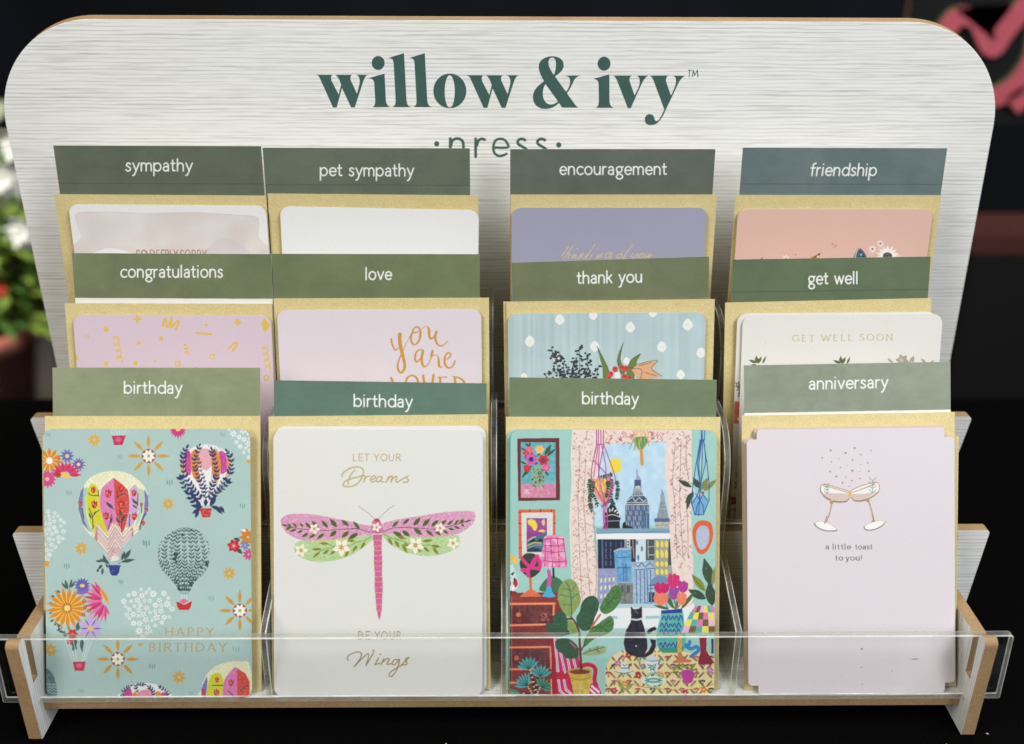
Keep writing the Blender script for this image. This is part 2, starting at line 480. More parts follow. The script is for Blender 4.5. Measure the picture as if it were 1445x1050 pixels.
# ------------------------------------------------------------------ lettering drawn from pen strokes (unit = x-height, or cap height)
def A(cx, cy, rx, ry, a0, a1, n=14):
    t = np.radians(np.linspace(a0, a1, n))
    return [(cx + rx * math.cos(q), cy + ry * math.sin(q)) for q in t]
LOW = {
 'a': (.78, [[(.10, .84)] + A(.36, .68, .27, .32, 120, 0, 9) + [(.63, 0)], [(.63, .50), (.40, .57)] + A(.34, .28, .29, .28, 100, 270, 12) + [(.48, .05), (.63, .22)]]),
 'b': (.95, [[(.05, 1.52), (.05, 0)], A(.45, .5, .40, .5, 180, 540, 26)]),
 'c': (.78, [A(.46, .5, .42, .5, 48, 312, 18)]),
 'd': (.95, [[(.88, 1.52), (.88, 0)], A(.47, .5, .41, .5, 0, 360, 26)]),
 'e': (.86, [[(.05, .52), (.82, .52)] + A(.44, .5, .39, .5, 4, 318, 22)]),
 'f': (.55, [A(.46, 1.22, .26, .32, 75, 180, 8) + [(.20, 0)], [(.0, .96), (.48, .96)]]),
 'g': (.88, [A(.40, .64, .33, .36, 0, 360, 22), [(.62, .90), (.86, .98)], [(.18, .36), (.13, .20), (.28, .08), (.52, .04)] + A(.43, -.27, .37, .30, 60, -250, 20)]),
 'h': (.86, [[(.05, 1.52), (.05, 0)], [(.05, .55)] + A(.40, .63, .33, .37, 160, 0, 10) + [(.73, 0)]]),
 'i': (.26, [[(.08, 1), (.08, 0)], [(.08, 1.42), (.08, 1.44)]]),
 'k': (.75, [[(.05, 1.52), (.05, 0)], [(.62, 1), (.07, .46)], [(.25, .62), (.66, 0)]]),
 'l': (.26, [[(.08, 1.52), (.08, 0)]]),
 'm': (1.32, [[(.05, 1), (.05, 0)], [(.05, .6)] + A(.34, .66, .28, .34, 160, 0, 10) + [(.62, 0)], [(.62, .6)] + A(.92, .66, .29, .34, 160, 0, 10) + [(1.21, 0)]]),
 'n': (.86, [[(.05, 1), (.05, 0)], [(.05, .55)] + A(.40, .63, .33, .37, 160, 0, 10) + [(.73, 0)]]),
 'o': (.96, [A(.46, .5, .42, .5, 0, 360, 26)]),
 'p': (.95, [[(.05, 1), (.05, -.58)], A(.46, .5, .40, .5, 180, 540, 26)]),
 'r': (.52, [[(.05, 1), (.05, 0)], [(.05, .58)] + A(.36, .62, .31, .36, 165, 75, 7)]),
 's': (.66, [[(.56, .86), (.42, .99), (.24, .99), (.10, .86), (.12, .66), (.30, .54), (.48, .44), (.58, .28), (.50, .07), (.32, -.01), (.14, .03), (.04, .16)]]),
 't': (.55, [[(.20, 1.36), (.20, .22), (.28, .03), (.48, .06)], [(.0, .96), (.46, .96)]]),
 'u': (.86, [[(.06, 1)] + A(.39, .36, .33, .36, 180, 330, 10) + [(.72, .45)], [(.74, 1), (.74, 0)]]),
 'v': (.80, [[(.03, 1), (.39, 0), (.75, 1)]]),
 'w': (1.22, [[(.03, 1), (.32, 0), (.60, .96), (.88, 0), (1.17, 1)]]),
 'y': (.80, [[(.03, 1), (.40, .04)], [(.76, 1), (.30, -.26), (.18, -.52), (.02, -.56)]]),
 '!': (.3, [[(.1, 1.5), (.1, .38)], [(.1, .02), (.1, .03)]]),
 ' ': (.5, []),
}
CAP = {
 'A': (.80, [[(.02, 0), (.38, 1), (.74, 0)], [(.16, .34), (.60, .34)]]),
 'B': (.66, [[(.08, 0), (.08, 1), (.34, 1), (.52, .88), (.52, .64), (.34, .53), (.08, .53)], [(.34, .53), (.58, .40), (.58, .14), (.38, 0), (.08, 0)]]),
 'D': (.82, [[(.08, 0), (.08, 1), (.36, 1)] + A(.32, .5, .42, .5, 80, -80, 12) + [(.08, 0)]]),
 'E': (.60, [[(.52, 1), (.08, 1), (.08, 0), (.54, 0)], [(.08, .52), (.44, .52)]]),
 'F': (.56, [[(.52, 1), (.08, 1), (.08, 0)], [(.08, .52), (.42, .52)]]),
 'G': (.86, [A(.46, .5, .42, .5, 45, 300, 18) + [(.80, .14), (.80, .42), (.56, .42)]]),
 'H': (.80, [[(.08, 0), (.08, 1)], [(.70, 0), (.70, 1)], [(.08, .52), (.70, .52)]]),
 'I': (.20, [[(.08, 0), (.08, 1)]]),
 'L': (.56, [[(.08, 1), (.08, 0), (.50, 0)]]),
 'N': (.84, [[(.08, 0), (.08, 1), (.72, 0), (.72, 1)]]),
 'M': (.95, [[(.08, 0), (.10, 1), (.46, .1), (.82, 1), (.86, 0)]]),
 'O': (.94, [A(.46, .5, .43, .5, 0, 360, 24)]),
 'P': (.62, [[(.08, 0), (.08, 1), (.36, 1), (.56, .88), (.56, .60), (.36, .47), (.08, .47)]]),
 'R': (.68, [[(.08, 0), (.08, 1), (.36, 1), (.56, .88), (.56, .62), (.36, .50), (.08, .50)], [(.32, .50), (.64, 0)]]),
 'S': (.60, [[(.52, .86), (.40, .99), (.20, .99), (.08, .84), (.12, .64), (.30, .53), (.48, .42), (.55, .24), (.44, .04), (.26, -.01), (.04, .14)]]),
 'T': (.66, [[(.02, 1), (.62, 1)], [(.32, 1), (.32, 0)]]),
 'U': (.80, [[(.07, 1)] + A(.38, .32, .31, .33, 180, 360, 12) + [(.69, 1)]]),
 'V': (.74, [[(.02, 1), (.36, 0), (.70, 1)]]),
 'W': (1.1, [[(.02, 1), (.28, 0), (.54, .9), (.80, 0), (1.06, 1)]]),
 'Y': (.72, [[(.02, 1), (.35, .48), (.68, 1)], [(.35, .48), (.35, 0)]]),
 ' ': (.5, []),
}
SERIFED = 'BDEFHILMNPRTUVWYAhilmnprtuvwyk'
def lettering(cv, txt, x0, x1, base, xh, wt, col, font=LOW, track=.16, slope=0.0, slant=0.0, foil=0.0, serif=0.0, contrast=0.0, a=1.0):
    if font is LOW and not serif: x0, x1, base, xh = x0 + wt * .45, x1 - wt * .45, base - wt * .45, xh - wt * .8
    adv = [font[c][0] for c in txt]
    total = sum(adv) + track * (len(txt) - 1) - .08
    sc = (x1 - x0) / total
    x = 0.0
    for c, ad in zip(txt, adv):
        for st in font[c][1]:
            P = []
            for (u, v) in st:
                X = x0 + (x + u) * sc + slant * v * xh; Y = base - v * xh
                P.append((X, Y + slope * (X - x0)))
            if contrast:
                for i in range(len(P) - 1):
                    dx, dy = P[i + 1][0] - P[i][0], P[i + 1][1] - P[i][1]
                    steep = abs(dy) / (math.hypot(dx, dy) + 1e-6)
                    cv.line(P[i:i + 2], wt * (1 - contrast + contrast * steep), col, False, a, foil)
            else:
                cv.line(P, wt, col, False, a, foil)
            if serif and c in SERIFED:
                for e, o in ((st[0], st[1]), (st[-1], st[-2])):
                    if abs(e[1] - o[1]) > .3 and abs(e[1] - round(e[1] * 2) / 2) < .04:
                        X = x0 + (x + e[0]) * sc; Y = base - e[1] * xh + slope * (x + e[0]) * sc
                        cv.line([(X - serif * xh, Y), (X + serif * xh, Y)], wt * .6, col, False, a, foil)
        x += ad + track

# ------------------------------------------------------------------ sheets of card standing in the pockets
def round_corner(r):
    def f(y, H):
        d = max(0.0, r - min(y, H - y))
        return r - math.sqrt(max(0, r * r - d * d)) if d > 0 else 0.0
    return f
def scalloped(n=.62, r=.24):
    def f(y, H):
        d = min(y, H - y)
        if d < n - .01:
            q = max(0.0, r - d)
            return n + (r - math.sqrt(max(0, r * r - q * q)))
        q = max(0.0, r - (d - n))
        return r - math.sqrt(max(0, r * r - q * q))
    return f
def square(y, H): return 0.0
def fine(lo, hi, a, b, step, coarse):
    """grid lines from lo to hi, close together between a and b"""
    a, b = max(lo, a), min(hi, b)
    p = []
    if a > lo: p += list(np.linspace(lo, a, max(2, int((a - lo) / coarse) + 1)))[:-1]
    p += list(np.linspace(a, b, max(2, int((b - a) / step) + 1)))
    if b < hi: p += list(np.linspace(b, hi, max(2, int((hi - b) / coarse) + 1)))[1:]
    return np.array(p)
class Row:
    def __init__(s, y0, z0, lean):
        s.y0, s.z0, s.a = y0, z0, R(lean)
        s.n = np.array([0, -math.cos(s.a), math.sin(s.a)])
        s.p = np.array([0, y0, z0])
ROWS = {'front': Row(1.62, 2.275, 22.5), 'mid': Row(9.5, 7.305, 12.5), 'top': Row(15.6, 12.805, 4.0)}
def frame(row, tl, tr, off):
    """where a sheet stands: its lower left corner, axes, width and height"""
    rw = ROWS[row]
    p = rw.p + rw.n * off
    a, b = on_plane(tl[0], tl[1], p, rw.n), on_plane(tr[0], tr[1], p, rw.n)
    W = np.linalg.norm(b - a)
    X = (b - a) / W; Z = rw.n; Y = np.cross(Z, X)
    low = min(a[2], b[2])
    H = (low - rw.z0) / Y[2]
    return a - Y * H, X, Y, Z, W, H
def sheet(name, row, tl, tr, off, T, corner, canvas, xf, yf, mats, bow=0.0, step=.03, vis=None):
    O, X, Y, Z, W, H = frame(row, tl, tr, off)
    # how the print sits on the sheet: its four corners in the drawing's own pixels
    h = H if vis is None else min(vis, H)
    P = [seen_at(O + Y * H), seen_at(O + X * W + Y * H), seen_at(O + Y * (H - h)), seen_at(O + X * W + Y * (H - h))]
    xs = fine(0, W, xf[0], xf[1], step, .35) if xf else np.linspace(0, W, 12)
    ys = fine(0, H, H - yf[1], H - yf[0], step, .45) if yf else np.linspace(0, H, 12)
    ext = sorted(set(round(v, 4) for v in list(np.linspace(0, 1.0, 34)) + list(H - np.linspace(0, 1.0, 34)) + [.612, .618, H - .612, H - .618]))
    ys = np.array(sorted(set([0.0, H] + [round(float(v), 4) for v in ys if 1e-3 < v < H - 1e-3] + [e for e in ext if 1e-3 < e < H - 1e-3])))
    ins = np.array([corner(y, H) for y in ys])
    XX = ins[:, None] + xs[None] / W * (W - 2 * ins[:, None])
    YY = np.repeat(ys[:, None], len(xs), 1)
    bend = bow * (YY / H) ** 2.0
    ny, nx = XX.shape
    co = O + XX[..., None] * X + YY[..., None] * Y + (T + bend)[..., None] * Z
    bl = O + ins[:, None] * X + ys[:, None] * Y + (bow * (ys / H) ** 2)[:, None] * Z
    br = O + (W - ins)[:, None] * X + ys[:, None] * Y + (bow * (ys / H) ** 2)[:, None] * Z
    base = co[0, 0].copy()
    V = np.concatenate([co.reshape(-1, 3), bl, br])
    org = O + X * W / 2
    V = (V - org) * CM
    idx = np.arange(ny * nx).reshape(ny, nx)
    q = np.stack([idx[:-1, :-1], idx[:-1, 1:], idx[1:, 1:], idx[1:, :-1]], -1).reshape(-1, 4)
    L0, R0 = ny * nx, ny * nx + ny
    j = np.arange(ny - 1)
    left = np.stack([idx[:-1, 0], idx[1:, 0], L0 + j + 1, L0 + j], -1)
    right = np.stack([idx[1:, -1], idx[:-1, -1], R0 + j, R0 + j + 1], -1)
    back = np.stack([L0 + j, L0 + j + 1, R0 + j + 1, R0 + j], -1)
    quads = np.concatenate([q, left, right, back]).astype(np.int32)
    top = np.concatenate([idx[-1], [R0 + ny - 1, L0 + ny - 1]])
    bot = np.concatenate([idx[0][::-1], [L0, R0]])
    me = bpy.data.meshes.new(name)
    me.vertices.add(len(V)); me.vertices.foreach_set('co', V.astype(np.float32).ravel())
    nl = quads.size + len(top) + len(bot)
    me.loops.add(nl)
    me.loops.foreach_set('vertex_index', np.concatenate([quads.ravel(), top, bot]).astype(np.int32))
    nf = len(quads) + 2
    me.polygons.add(nf)
    ls = np.concatenate([np.arange(len(quads)) * 4, [quads.size, quads.size + len(top)]]).astype(np.int32)
    me.polygons.foreach_set('loop_start', ls)
    mi = np.ones(nf, np.int32); mi[:len(q)] = 0
    me.polygons.foreach_set('material_index', mi)
    me.polygons.foreach_set('use_smooth', np.zeros(nf, bool))
    me.update(calc_edges=True); me.validate()
    if canvas is not None:
        u = XX / W; w = (H - YY) / h
        px = (P[0][0] * (1 - u) + P[1][0] * u) * (1 - w) + (P[2][0] * (1 - u) + P[3][0] * u) * w
        py = (P[0][1] * (1 - u) + P[1][1] * u) * (1 - w) + (P[2][1] * (1 - u) + P[3][1] * u) * w
        col = np.ones((len(V), 4), np.float32)
        col[:ny * nx] = canvas.sample(px.ravel(), py.ravel())
        at = me.color_attributes.new('ink', 'FLOAT_COLOR', 'POINT')
        at.data.foreach_set('color', col.ravel())
    for m in mats: me.materials.append(m)
    o = bpy.data.objects.new(name, me)
    o.location = [float(c) for c in org * CM]
    COL.objects.link(o)
    return o
# ------------------------------------------------------------------ setting: black table, dark room
XC = 0.2
def velvet():
    m, N, L, B = new_mat('black_tablecloth_fabric')
    n = mapped_noise(N, L, (700, 700, 700), 3, .7); n2 = mapped_noise(N, L, (9, 9, 9), 4, .6)
    r = ramp(N, [(.35, (.0008, .0008, .0008, 1)), (.7, (.0028, .0026, .0025, 1))])
    L.new(n.outputs['Fac'], r.inputs[0]); L.new(r.outputs[0], B.inputs['Base Color'])
    B.inputs['Roughness'].default_value = .95
    B.inputs['Specular IOR Level'].default_value = .03
    bump(N, L, n.outputs['Fac'], .6, .0006, B)
    return m
def room_wall():
    m, N, L, B = new_mat('dark_navy_wall_paint')
    n = mapped_noise(N, L, (1.6, 1.6, 1.1), 3, .5)
    r = ramp(N, [(.38, (.001, .001, .0014, 1)), (.62, (.005, .009, .022, 1))])
    L.new(n.outputs['Fac'], r.inputs[0]); L.new(r.outputs[0], B.inputs['Base Color'])
    B.inputs['Roughness'].default_value = .9
    return m
def slab_box(x0, x1, y0, y1, z0, z1):
    v = [(x0, y0, z1), (x1, y0, z1), (x1, y1, z1), (x0, y1, z1), (x0, y0, z0), (x1, y0, z0), (x1, y1, z0), (x0, y1, z0)]
    return v, [[0, 1, 2, 3], [7, 6, 5, 4], [0, 4, 5, 1], [1, 5, 6, 2], [2, 6, 7, 3], [3, 7, 4, 0]]
v, f = slab_box(-260, 260, -75, 48.5, -3, 0)
tag(link('table', mesh_of('table', v, f), velvet()), kind='structure')
v = [(-1100, 330, -90), (1100, 330, -90), (1100, 330, 260), (-1100, 330, 260), (-1100, 338, -90), (1100, 338, -90), (1100, 338, 260), (-1100, 338, 260)]
f = [[0, 1, 2, 3], [7, 6, 5, 4], [0, 4, 5, 1], [1, 5, 6, 2], [2, 6, 7, 3], [3, 7, 4, 0]]
tag(link('wall', mesh_of('wall', v, f), room_wall()), kind='structure')

v, f = slab_box(-300, 300, 92, 190, -44, -39)
tag(link('counter', mesh_of('counter', v, f), velvet()), kind='structure')

# ------------------------------------------------------------------ the display stand
stand = empty('display_stand', (XC, 10, 0))
tag(stand, 'tiered countertop card rack of white woodgrain board with raw tan edges and clear acrylic lips', 'display stand')
LH, LV = [LAM_H, MDF], [LAM_V, MDF]
side = [(0.0, 0, .12), (-0.42, 7.46, .45), (0.46, 7.46, .40), (0.40, 4.0, .05), (1.10, 4.0, .05), (1.14, 6.86, .15), (6.4, 6.86, .2),
        (7.0, 10.2, .3), (12.7, 10.2, .2), (13.3, 15.5, .3), (20.0, 15.5), (18.6, 0)]
so = rounded(side)
prism('side_panel', so, 'x', XC - 29.0, XC - 28.22, LV, stand)
prism('side_panel', so, 'x', XC + 28.22, XC + 29.0, LV, stand)
prism('shelf', [(XC - 28.21, 1.47), (XC + 28.21, 1.47), (XC + 28.21, 2.27), (XC - 28.21, 2.27)], 'y', 1.05, 7.98, [MDF, LAM_H], stand, .025)
prism('shelf', [(XC - 28.21, 6.5), (XC + 28.21, 6.5), (XC + 28.21, 7.3), (XC - 28.21, 7.3)], 'y', 8.82, 13.98, [MDF, LAM_H], stand, .025)
prism('shelf', [(XC - 28.21, 12.0), (XC + 28.21, 12.0), (XC + 28.21, 12.8), (XC - 28.21, 12.8)], 'y', 14.82, 19.9, [MDF, LAM_H], stand, .025)
prism('tier_panel', rounded([(XC - 30.6, 1.0), (XC + 30.6, 1.0), (XC + 31.55, 9.76, .25), (XC - 31.55, 9.76, .25)]), 'y', 8.0, 8.8, LH, stand, .025)
prism('tier_panel', rounded([(XC - 30.2, 5.5), (XC + 30.2, 5.5), (XC + 31.85, 15.0, .25), (XC - 31.85, 15.0, .25)]), 'y', 14.0, 14.8, LH, stand, .025)
YB, BT, BLEAN = 20.4, .9, 0.0
BN = np.array([0, -math.cos(BLEAN), math.sin(BLEAN)]); BU = np.array([0, math.sin(BLEAN), math.cos(BLEAN)]); BP = np.array([0, YB, 17.0])
def on_board(u, v, lift=0.0): return on_plane(u, v, BP + BN * lift, BN)
l0, l1, r0, r1 = on_board(6, 165), on_board(86, 545), on_board(1403.5, 170), on_board(1334, 545)
def along(p): return float((p - BP) @ BU)
def edge_x(a, b, t): return a[0] + (b[0] - a[0]) * (t - along(a)) / (along(b) - along(a))
TB, TT = -16.0, along(on_board(722, 28.8))
bo = rounded([(edge_x(l0, l1, TB), TB), (edge_x(r0, r1, TB), TB), (edge_x(r0, r1, TT), TT, 6.6), (edge_x(l0, l1, TT), TT, 6.6)], 26)
nb = len(bo)
bv = [BP + np.array([x, 0, 0]) + BU * t for x, t in bo] + [BP + np.array([XC + (x - XC) * 1.003, 0, 0]) + BU * (t + .15 * max(0, min(1, (t - TT + 7) / 7))) - BN * BT for x, t in bo]   # edge cut at a slant
bf = [list(range(nb)), list(range(nb, 2 * nb))[::-1]] + [[(i + 1) % nb, i, nb + i, nb + (i + 1) % nb] for i in range(nb)]
back = link('back_panel', mesh_of('back_panel', bv, bf, [0, 0] + [1] * nb), LH, stand, .03)

def slab(name, outline, axis, lo, hi):
    return prism(name, outline, axis, lo, hi, [ACR, ACR_E, ACR_GLINT], stand, .06, 2)
slab('acrylic_lip', rounded([(XC - 30.35, 2.45, .1), (XC + 30.35, 2.45, .1), (XC + 30.35, 7.17, .22), (XC - 30.35, 7.17, .22)]), 'y', .48, .98)
slab('acrylic_lip', rounded([(XC - 28.1, 6.3), (XC + 28.1, 6.3), (XC + 28.1, 10.75, .1), (XC - 28.1, 10.75, .1)]), 'y', 7.35, 7.9)
slab('acrylic_lip', rounded([(XC - 28.1, 11.9), (XC + 28.1, 11.9), (XC + 28.1, 16.5, .1), (XC - 28.1, 16.5, .1)]), 'y', 13.35, 13.9)
for u in (371, 712, 1042):
    x = on_y(u, 897, 1.1)[0]
    slab('acrylic_divider', rounded([(1.06, 2.32), (7.9, 2.32), (7.9, 8.6), (6.3, 8.6, .2), (1.06, 7.1, .1)]), 'x', x - .2, x + .2)
for u in (381, 697, 1020):
    x = on_y(u, 700, 7.6)[0]
    slab('acrylic_divider', rounded([(7.0, 6.9), (7.34, 6.9), (13.3, 7.4), (13.3, 17.2), (7.0, 17.2, 3.4)], 12), 'x', x - .2, x + .2)
for u in (378, 692, 1016):
    x = on_y(u, 560, 13.3)[0]
    slab('acrylic_divider', rounded([(13.1, 12.9), (20.0, 12.9), (20.9, 22.0), (13.1, 22.0, 3.4)], 12), 'x', x - .2, x + .2)

# name lettering on the back board: outlines drawn in photo pixels, carried onto the board's face
LOGO = plain('green_vinyl_lettering', (60, 94, 86), .55, 0, .10, 90)
def bez(*segs):
    """start point, then cubic (c1, c2, p) or line (p,) pieces"""
    out = [tuple(segs[0])]
    for s in segs[1:]:
        p0 = np.array(out[-1], float)
        if len(s) == 2: out.append(tuple(s)); continue
        c1, c2, p = (np.array(q, float) for q in s)
        for t in np.linspace(0, 1, 9)[1:]:
            out.append(tuple((1 - t) ** 3 * p0 + 3 * (1 - t) ** 2 * t * c1 + 3 * (1 - t) * t * t * c2 + t ** 3 * p))
    return out
def circ(cx, cy, rx, ry, n=36):
    return [(cx + rx * math.cos(t), cy + ry * math.sin(t)) for t in np.linspace(0, 2 * np.pi, n, endpoint=False)]
def Zm(pts, k, ox, oy): return [(ox + x / k, oy + y / k) for x, y in pts]
ZK = 1445 / 180
logo = []                                      # list of (loops) in photo pixels; first loop solid, others holes
def W_(dx, dy, ox):
    a = bez((40, 285), ((75, 290), (85, 305), (100, 345)), (240, 655), (282, 655), (342, 435), (445, 655), (487, 655), (560, 430),
            ((585, 355), (600, 290), (640, 286)), (500, 285), ((535, 296), (550, 330), (540, 390)), (512, 500), (440, 345),
            ((432, 310), (445, 290), (462, 286)), (265, 286), ((290, 300), (310, 330), (332, 398)), (304, 508), (222, 350),
            ((212, 310), (222, 290), (240, 286)))
    logo.append([Zm([(x + dx, y + dy) for x, y in a], ZK, ox, 70)])
W_(0, 0, 440)
W_(422, 5, 600)
def I_(dx, dy, ox, lean):
    a = bez((648, 322), (824, 272), (838, 560), ((842, 620), (860, 640), (892, 652)), (686, 652), ((712, 640), (720, 620), (718, 560)),
            (708, 390), ((705, 345), (690, 330), (648, 326)))
    logo.append([Zm([(x + dx + (y - 460) * lean, y + dy) for x, y in a], ZK, ox, 70)])
I_(0, 0, 440, 0)
I_(130, 8, 740, -.045)
logo.append([Zm(circ(752, 151, 73, 79), ZK, 440, 70)])
logo.append([Zm(circ(903, 159, 73, 79), ZK, 740, 70)])
for dx in (0, 236):
    a = bez((876, 92), (1044, 40), (1072, 570), ((1076, 620), (1090, 640), (1124, 652)), (914, 652), ((942, 640), (952, 615), (950, 570)),
            (928, 160), ((924, 115), (915, 100), (876, 96)))
    logo.append([Zm([(x + dx, y) for x, y in a], ZK, 440, 70)])
logo.append([Zm(circ(279, 468, 187, 197), ZK, 600, 70), Zm(circ(278, 474, 57, 184), ZK, 600, 70)])
amp = bez((605, 658), (428, 658), (392, 604), ((340, 660), (280, 672), (235, 672)), ((150, 672), (96, 615), (96, 540)), ((96, 460), (150, 410), (222, 358)),
          ((185, 290), (162, 245), (162, 195)), ((162, 125), (225, 76), (315, 76)), ((395, 76), (445, 115), (445, 175)), ((445, 235), (405, 260), (346, 304)),
          (472, 478), ((500, 440), (520, 400), (518, 350)), ((515, 310), (490, 300), (452, 296)), (632, 293), ((585, 310), (565, 335), (545, 385)),
          ((525, 430), (505, 465), (482, 496)), (560, 602), ((580, 632), (592, 645), (608, 654)))
h1 = bez((330, 284), ((295, 225), (272, 190), (272, 145)), ((272, 108), (290, 92), (315, 92)), ((345, 92), (358, 120), (358, 160)), ((358, 210), (350, 250), (336, 284)))
h2 = bez((240, 392), (380, 586), ((350, 615), (320, 622), (300, 622)), ((245, 622), (208, 570), (208, 500)), ((208, 455), (220, 420), (236, 392)))
logo.append([Zm(amp, ZK, 740, 70), Zm(h1, ZK, 740, 70), Zm(h2, ZK, 740, 70)])
vv = bez((285, 295), (500, 294), ((470, 305), (462, 330), (472, 365)), (526, 520), ((560, 455), (585, 410), (584, 355)), ((584, 315), (570, 305), (545, 296)),
         (684, 294), ((650, 310), (625, 345), (605, 390)), (482, 664), (450, 664), (335, 370), ((315, 320), (305, 305), (285, 298)))
logo.append([Zm(vv, ZK, 830, 70)])
yy = bez((700, 295), (912, 294), ((885, 305), (876, 330), (885, 370)), (938, 522), ((970, 455), (995, 400), (996, 355)), ((996, 318), (985, 305), (958, 297)),
         (1100, 297), ((1060, 315), (1040, 345), (1020, 385)), (880, 680), ((840, 770), (800, 856), (710, 856)), ((665, 856), (641, 830), (641, 795)),
         ((641, 755), (665, 731), (695, 731)), ((740, 731), (745, 760), (752, 785)), ((757, 805), (765, 813), (778, 811)), ((805, 805), (830, 750), (862, 678)), (745, 360), ((728, 320), (720, 305), (700, 298)))
logo.append([Zm(yy, ZK, 830, 70)])
def ribbon(P, w, smooth=True):
    P = catmull(P, False, 6) if smooth and len(P) > 2 else np.asarray(P, float)
    d = np.gradient(P, axis=0); d /= np.linalg.norm(d, axis=1)[:, None]
    n = np.stack([-d[:, 1], d[:, 0]], 1) * w / 2
    e = [tuple(P[-1] + (n[-1] * math.cos(t) + d[-1] * w / 2 * math.sin(t))) for t in np.linspace(0, math.pi, 7)[1:-1]]
    return [tuple(p) for p in P + n] + e + [tuple(p) for p in (P - n)[::-1]]
K5 = 1445 / 210
for st, w in (([(244, 130), (244, 420)], 27), ([(250, 215), (262, 165), (300, 142), (345, 150), (370, 190), (372, 310)], 27), ([(490, 132), (490, 318)], 27),
              ([(500, 215), (515, 165), (545, 145), (578, 152)], 27), ([(672, 228), (800, 228), (798, 190), (770, 155), (725, 144), (680, 165), (662, 225), (675, 285), (725, 312), (790, 290)], 24),
              ([(978, 165), (960, 150), (925, 146), (900, 165), (905, 195), (945, 220), (985, 250), (990, 290), (940, 318), (895, 300)], 27),
              ([(1170, 165), (1152, 150), (1117, 146), (1092, 165), (1097, 195), (1137, 220), (1177, 250), (1182, 290), (1132, 318), (1087, 300)], 27)):
    logo.append([Zm(ribbon(st, w), K5, 600, 175)])
logo.append([Zm(circ(112, 192, 25, 26, 20), K5, 600, 175)])
logo.append([Zm(circ(1297, 203, 25, 26, 20), K5, 600, 175)])
for st in ([(1130, 234), (1168, 234)], [(1149, 234), (1145, 310)], [(1182, 310), (1190, 234)], [(1190, 234), (1207, 290)], [(1207, 290), (1238, 232)], [(1238, 232), (1244, 310)]):
    logo.append([Zm(ribbon(st, 9, False), ZK, 830, 70)])
def lettering_mesh(name, loops_list, mat, parent, lift):
    me = bpy.data.meshes.new(name); bm = bmesh.new()
    from mathutils.geometry import tessellate_polygon
    for k, loops in enumerate(loops_list):
        P3 = [[on_board(a, b, lift + (k % 7) * .0012) for a, b in lp] for lp in loops]
        L3 = [[Vector((q[0], along(q), 0)) for q in lp] for lp in P3]
        vs = [bm.verts.new([float(c) * CM for c in q]) for lp in P3 for q in lp]
        for t in tessellate_polygon(L3):
            if len(set(t)) == 3:
                try: bm.faces.new([vs[i] for i in t])
                except ValueError: pass
    bmesh.ops.recalc_face_normals(bm, faces=bm.faces)
    bm.to_mesh(me); bm.free()
    return link(name, me, mat, parent)
lettering_mesh('lettering', logo, LOGO, back, .004)
# ------------------------------------------------------------------ category tabs
def tab(row, tl, tr, ink, txt, x0, x1, base, word, hgt, slope=0.0, slant=0.0, white=None, rule=None, seed=1, off=-.12, blot=.10):
    y0 = min(tl[1], tr[1]) - 2
    cv = Canvas(tl[0] - 4, y0, tr[0] + 4, y0 + hgt + 14, ink, 3.0, seed)
    cv.mottle(blot * 1.5, 90, (1.0, .8, .75)); cv.mottle(.09, 16); cv.mottle(.05, 4)
    if rule is not None:
        cv.line([(tl[0] - 6, rule), (tr[0] + 6, rule + (tr[1] - tl[1]))], 1.0, [c * .72 for c in ink], False, .8)
    if white is not None:
        cv.poly([(tl[0] - 6, white), (tr[0] + 6, white + (tr[1] - tl[1])), (tr[0] + 6, white + 60), (tl[0] - 6, white + 60)], (238, 236, 228))
    lettering(cv, txt, x0, x1, base, 12.6, 1.9, (246, 246, 240), LOW, slope=slope, slant=slant)
    O, X, Y, Z, W, H = frame(row, tl, tr, off)
    pc = W / (tr[0] - tl[0])
    xf = ((x0 - 12 - tl[0]) * pc, (x1 + 12 - tl[0]) * pc)
    yf = ((base - 24 - y0) * pc * .95, (base + 16 - y0) * pc * 1.02) if white is None else ((base - 24 - y0) * pc * .95, (white - y0 + 8) * pc * 1.05)
    o = sheet('category_tab', row, tl, tr, off, .04, square, cv, xf, yf, [INK_TAB, PAPER], step=.024, vis=hgt * pc * 1.05, bow=.04 + .015 * (seed % 5))
    tag(o, word, 'tab card', 'category tabs standing behind the envelopes')
    return o
tab('top', (76, 205), (369, 206), (100, 108, 92), 'sympathy', 177, 272, 241.5, 'grey green tab card reading sympathy above the watercolour card', 70, rule=258, seed=2)
tab('top', (371, 208), (663, 209), (102, 113, 97), 'pet sympathy', 451, 584, 248, 'grey green tab card reading pet sympathy above the plain white card', 66, rule=260, seed=3, slope=.005)
tab('top', (720, 210), (1009, 210), (98, 106, 94), 'encouragement', 788.7, 940.6, 246.4, 'dull olive tab card reading encouragement above the lavender card', 66, seed=4)
tab('top', (1048, 208), (1336, 209), (103, 119, 119), 'friendship', 1142, 1236, 248, 'blue grey tab card reading friendship above the peach card', 68, slant=.13, rule=259, seed=5)
tab('mid', (102, 357), (383, 358.5), (112, 122, 88), 'congratulations', 170, 315, 391.7, 'olive tab card with a white foot reading congratulations', 76, white=420, seed=6, blot=.16)
tab('mid', (384, 358), (677, 358.5), (112, 123, 88), 'love', 515, 553, 395, 'olive tab card reading love above the blush card', 66, seed=7)
tab('mid', (721.7, 370.5), (1000, 361.7), (112, 119, 88), 'thank you', 813.4, 906, 400.5, 'tilted olive tab card reading thank you above the pale blue card', 66, slope=-.022, seed=8)
tab('mid', (1033, 366), (1312, 361.7), (97, 112, 83), 'get well', 1139, 1210, 401.5, 'deep green tab card reading get well', 66, slope=-.014, seed=9, rule=412)
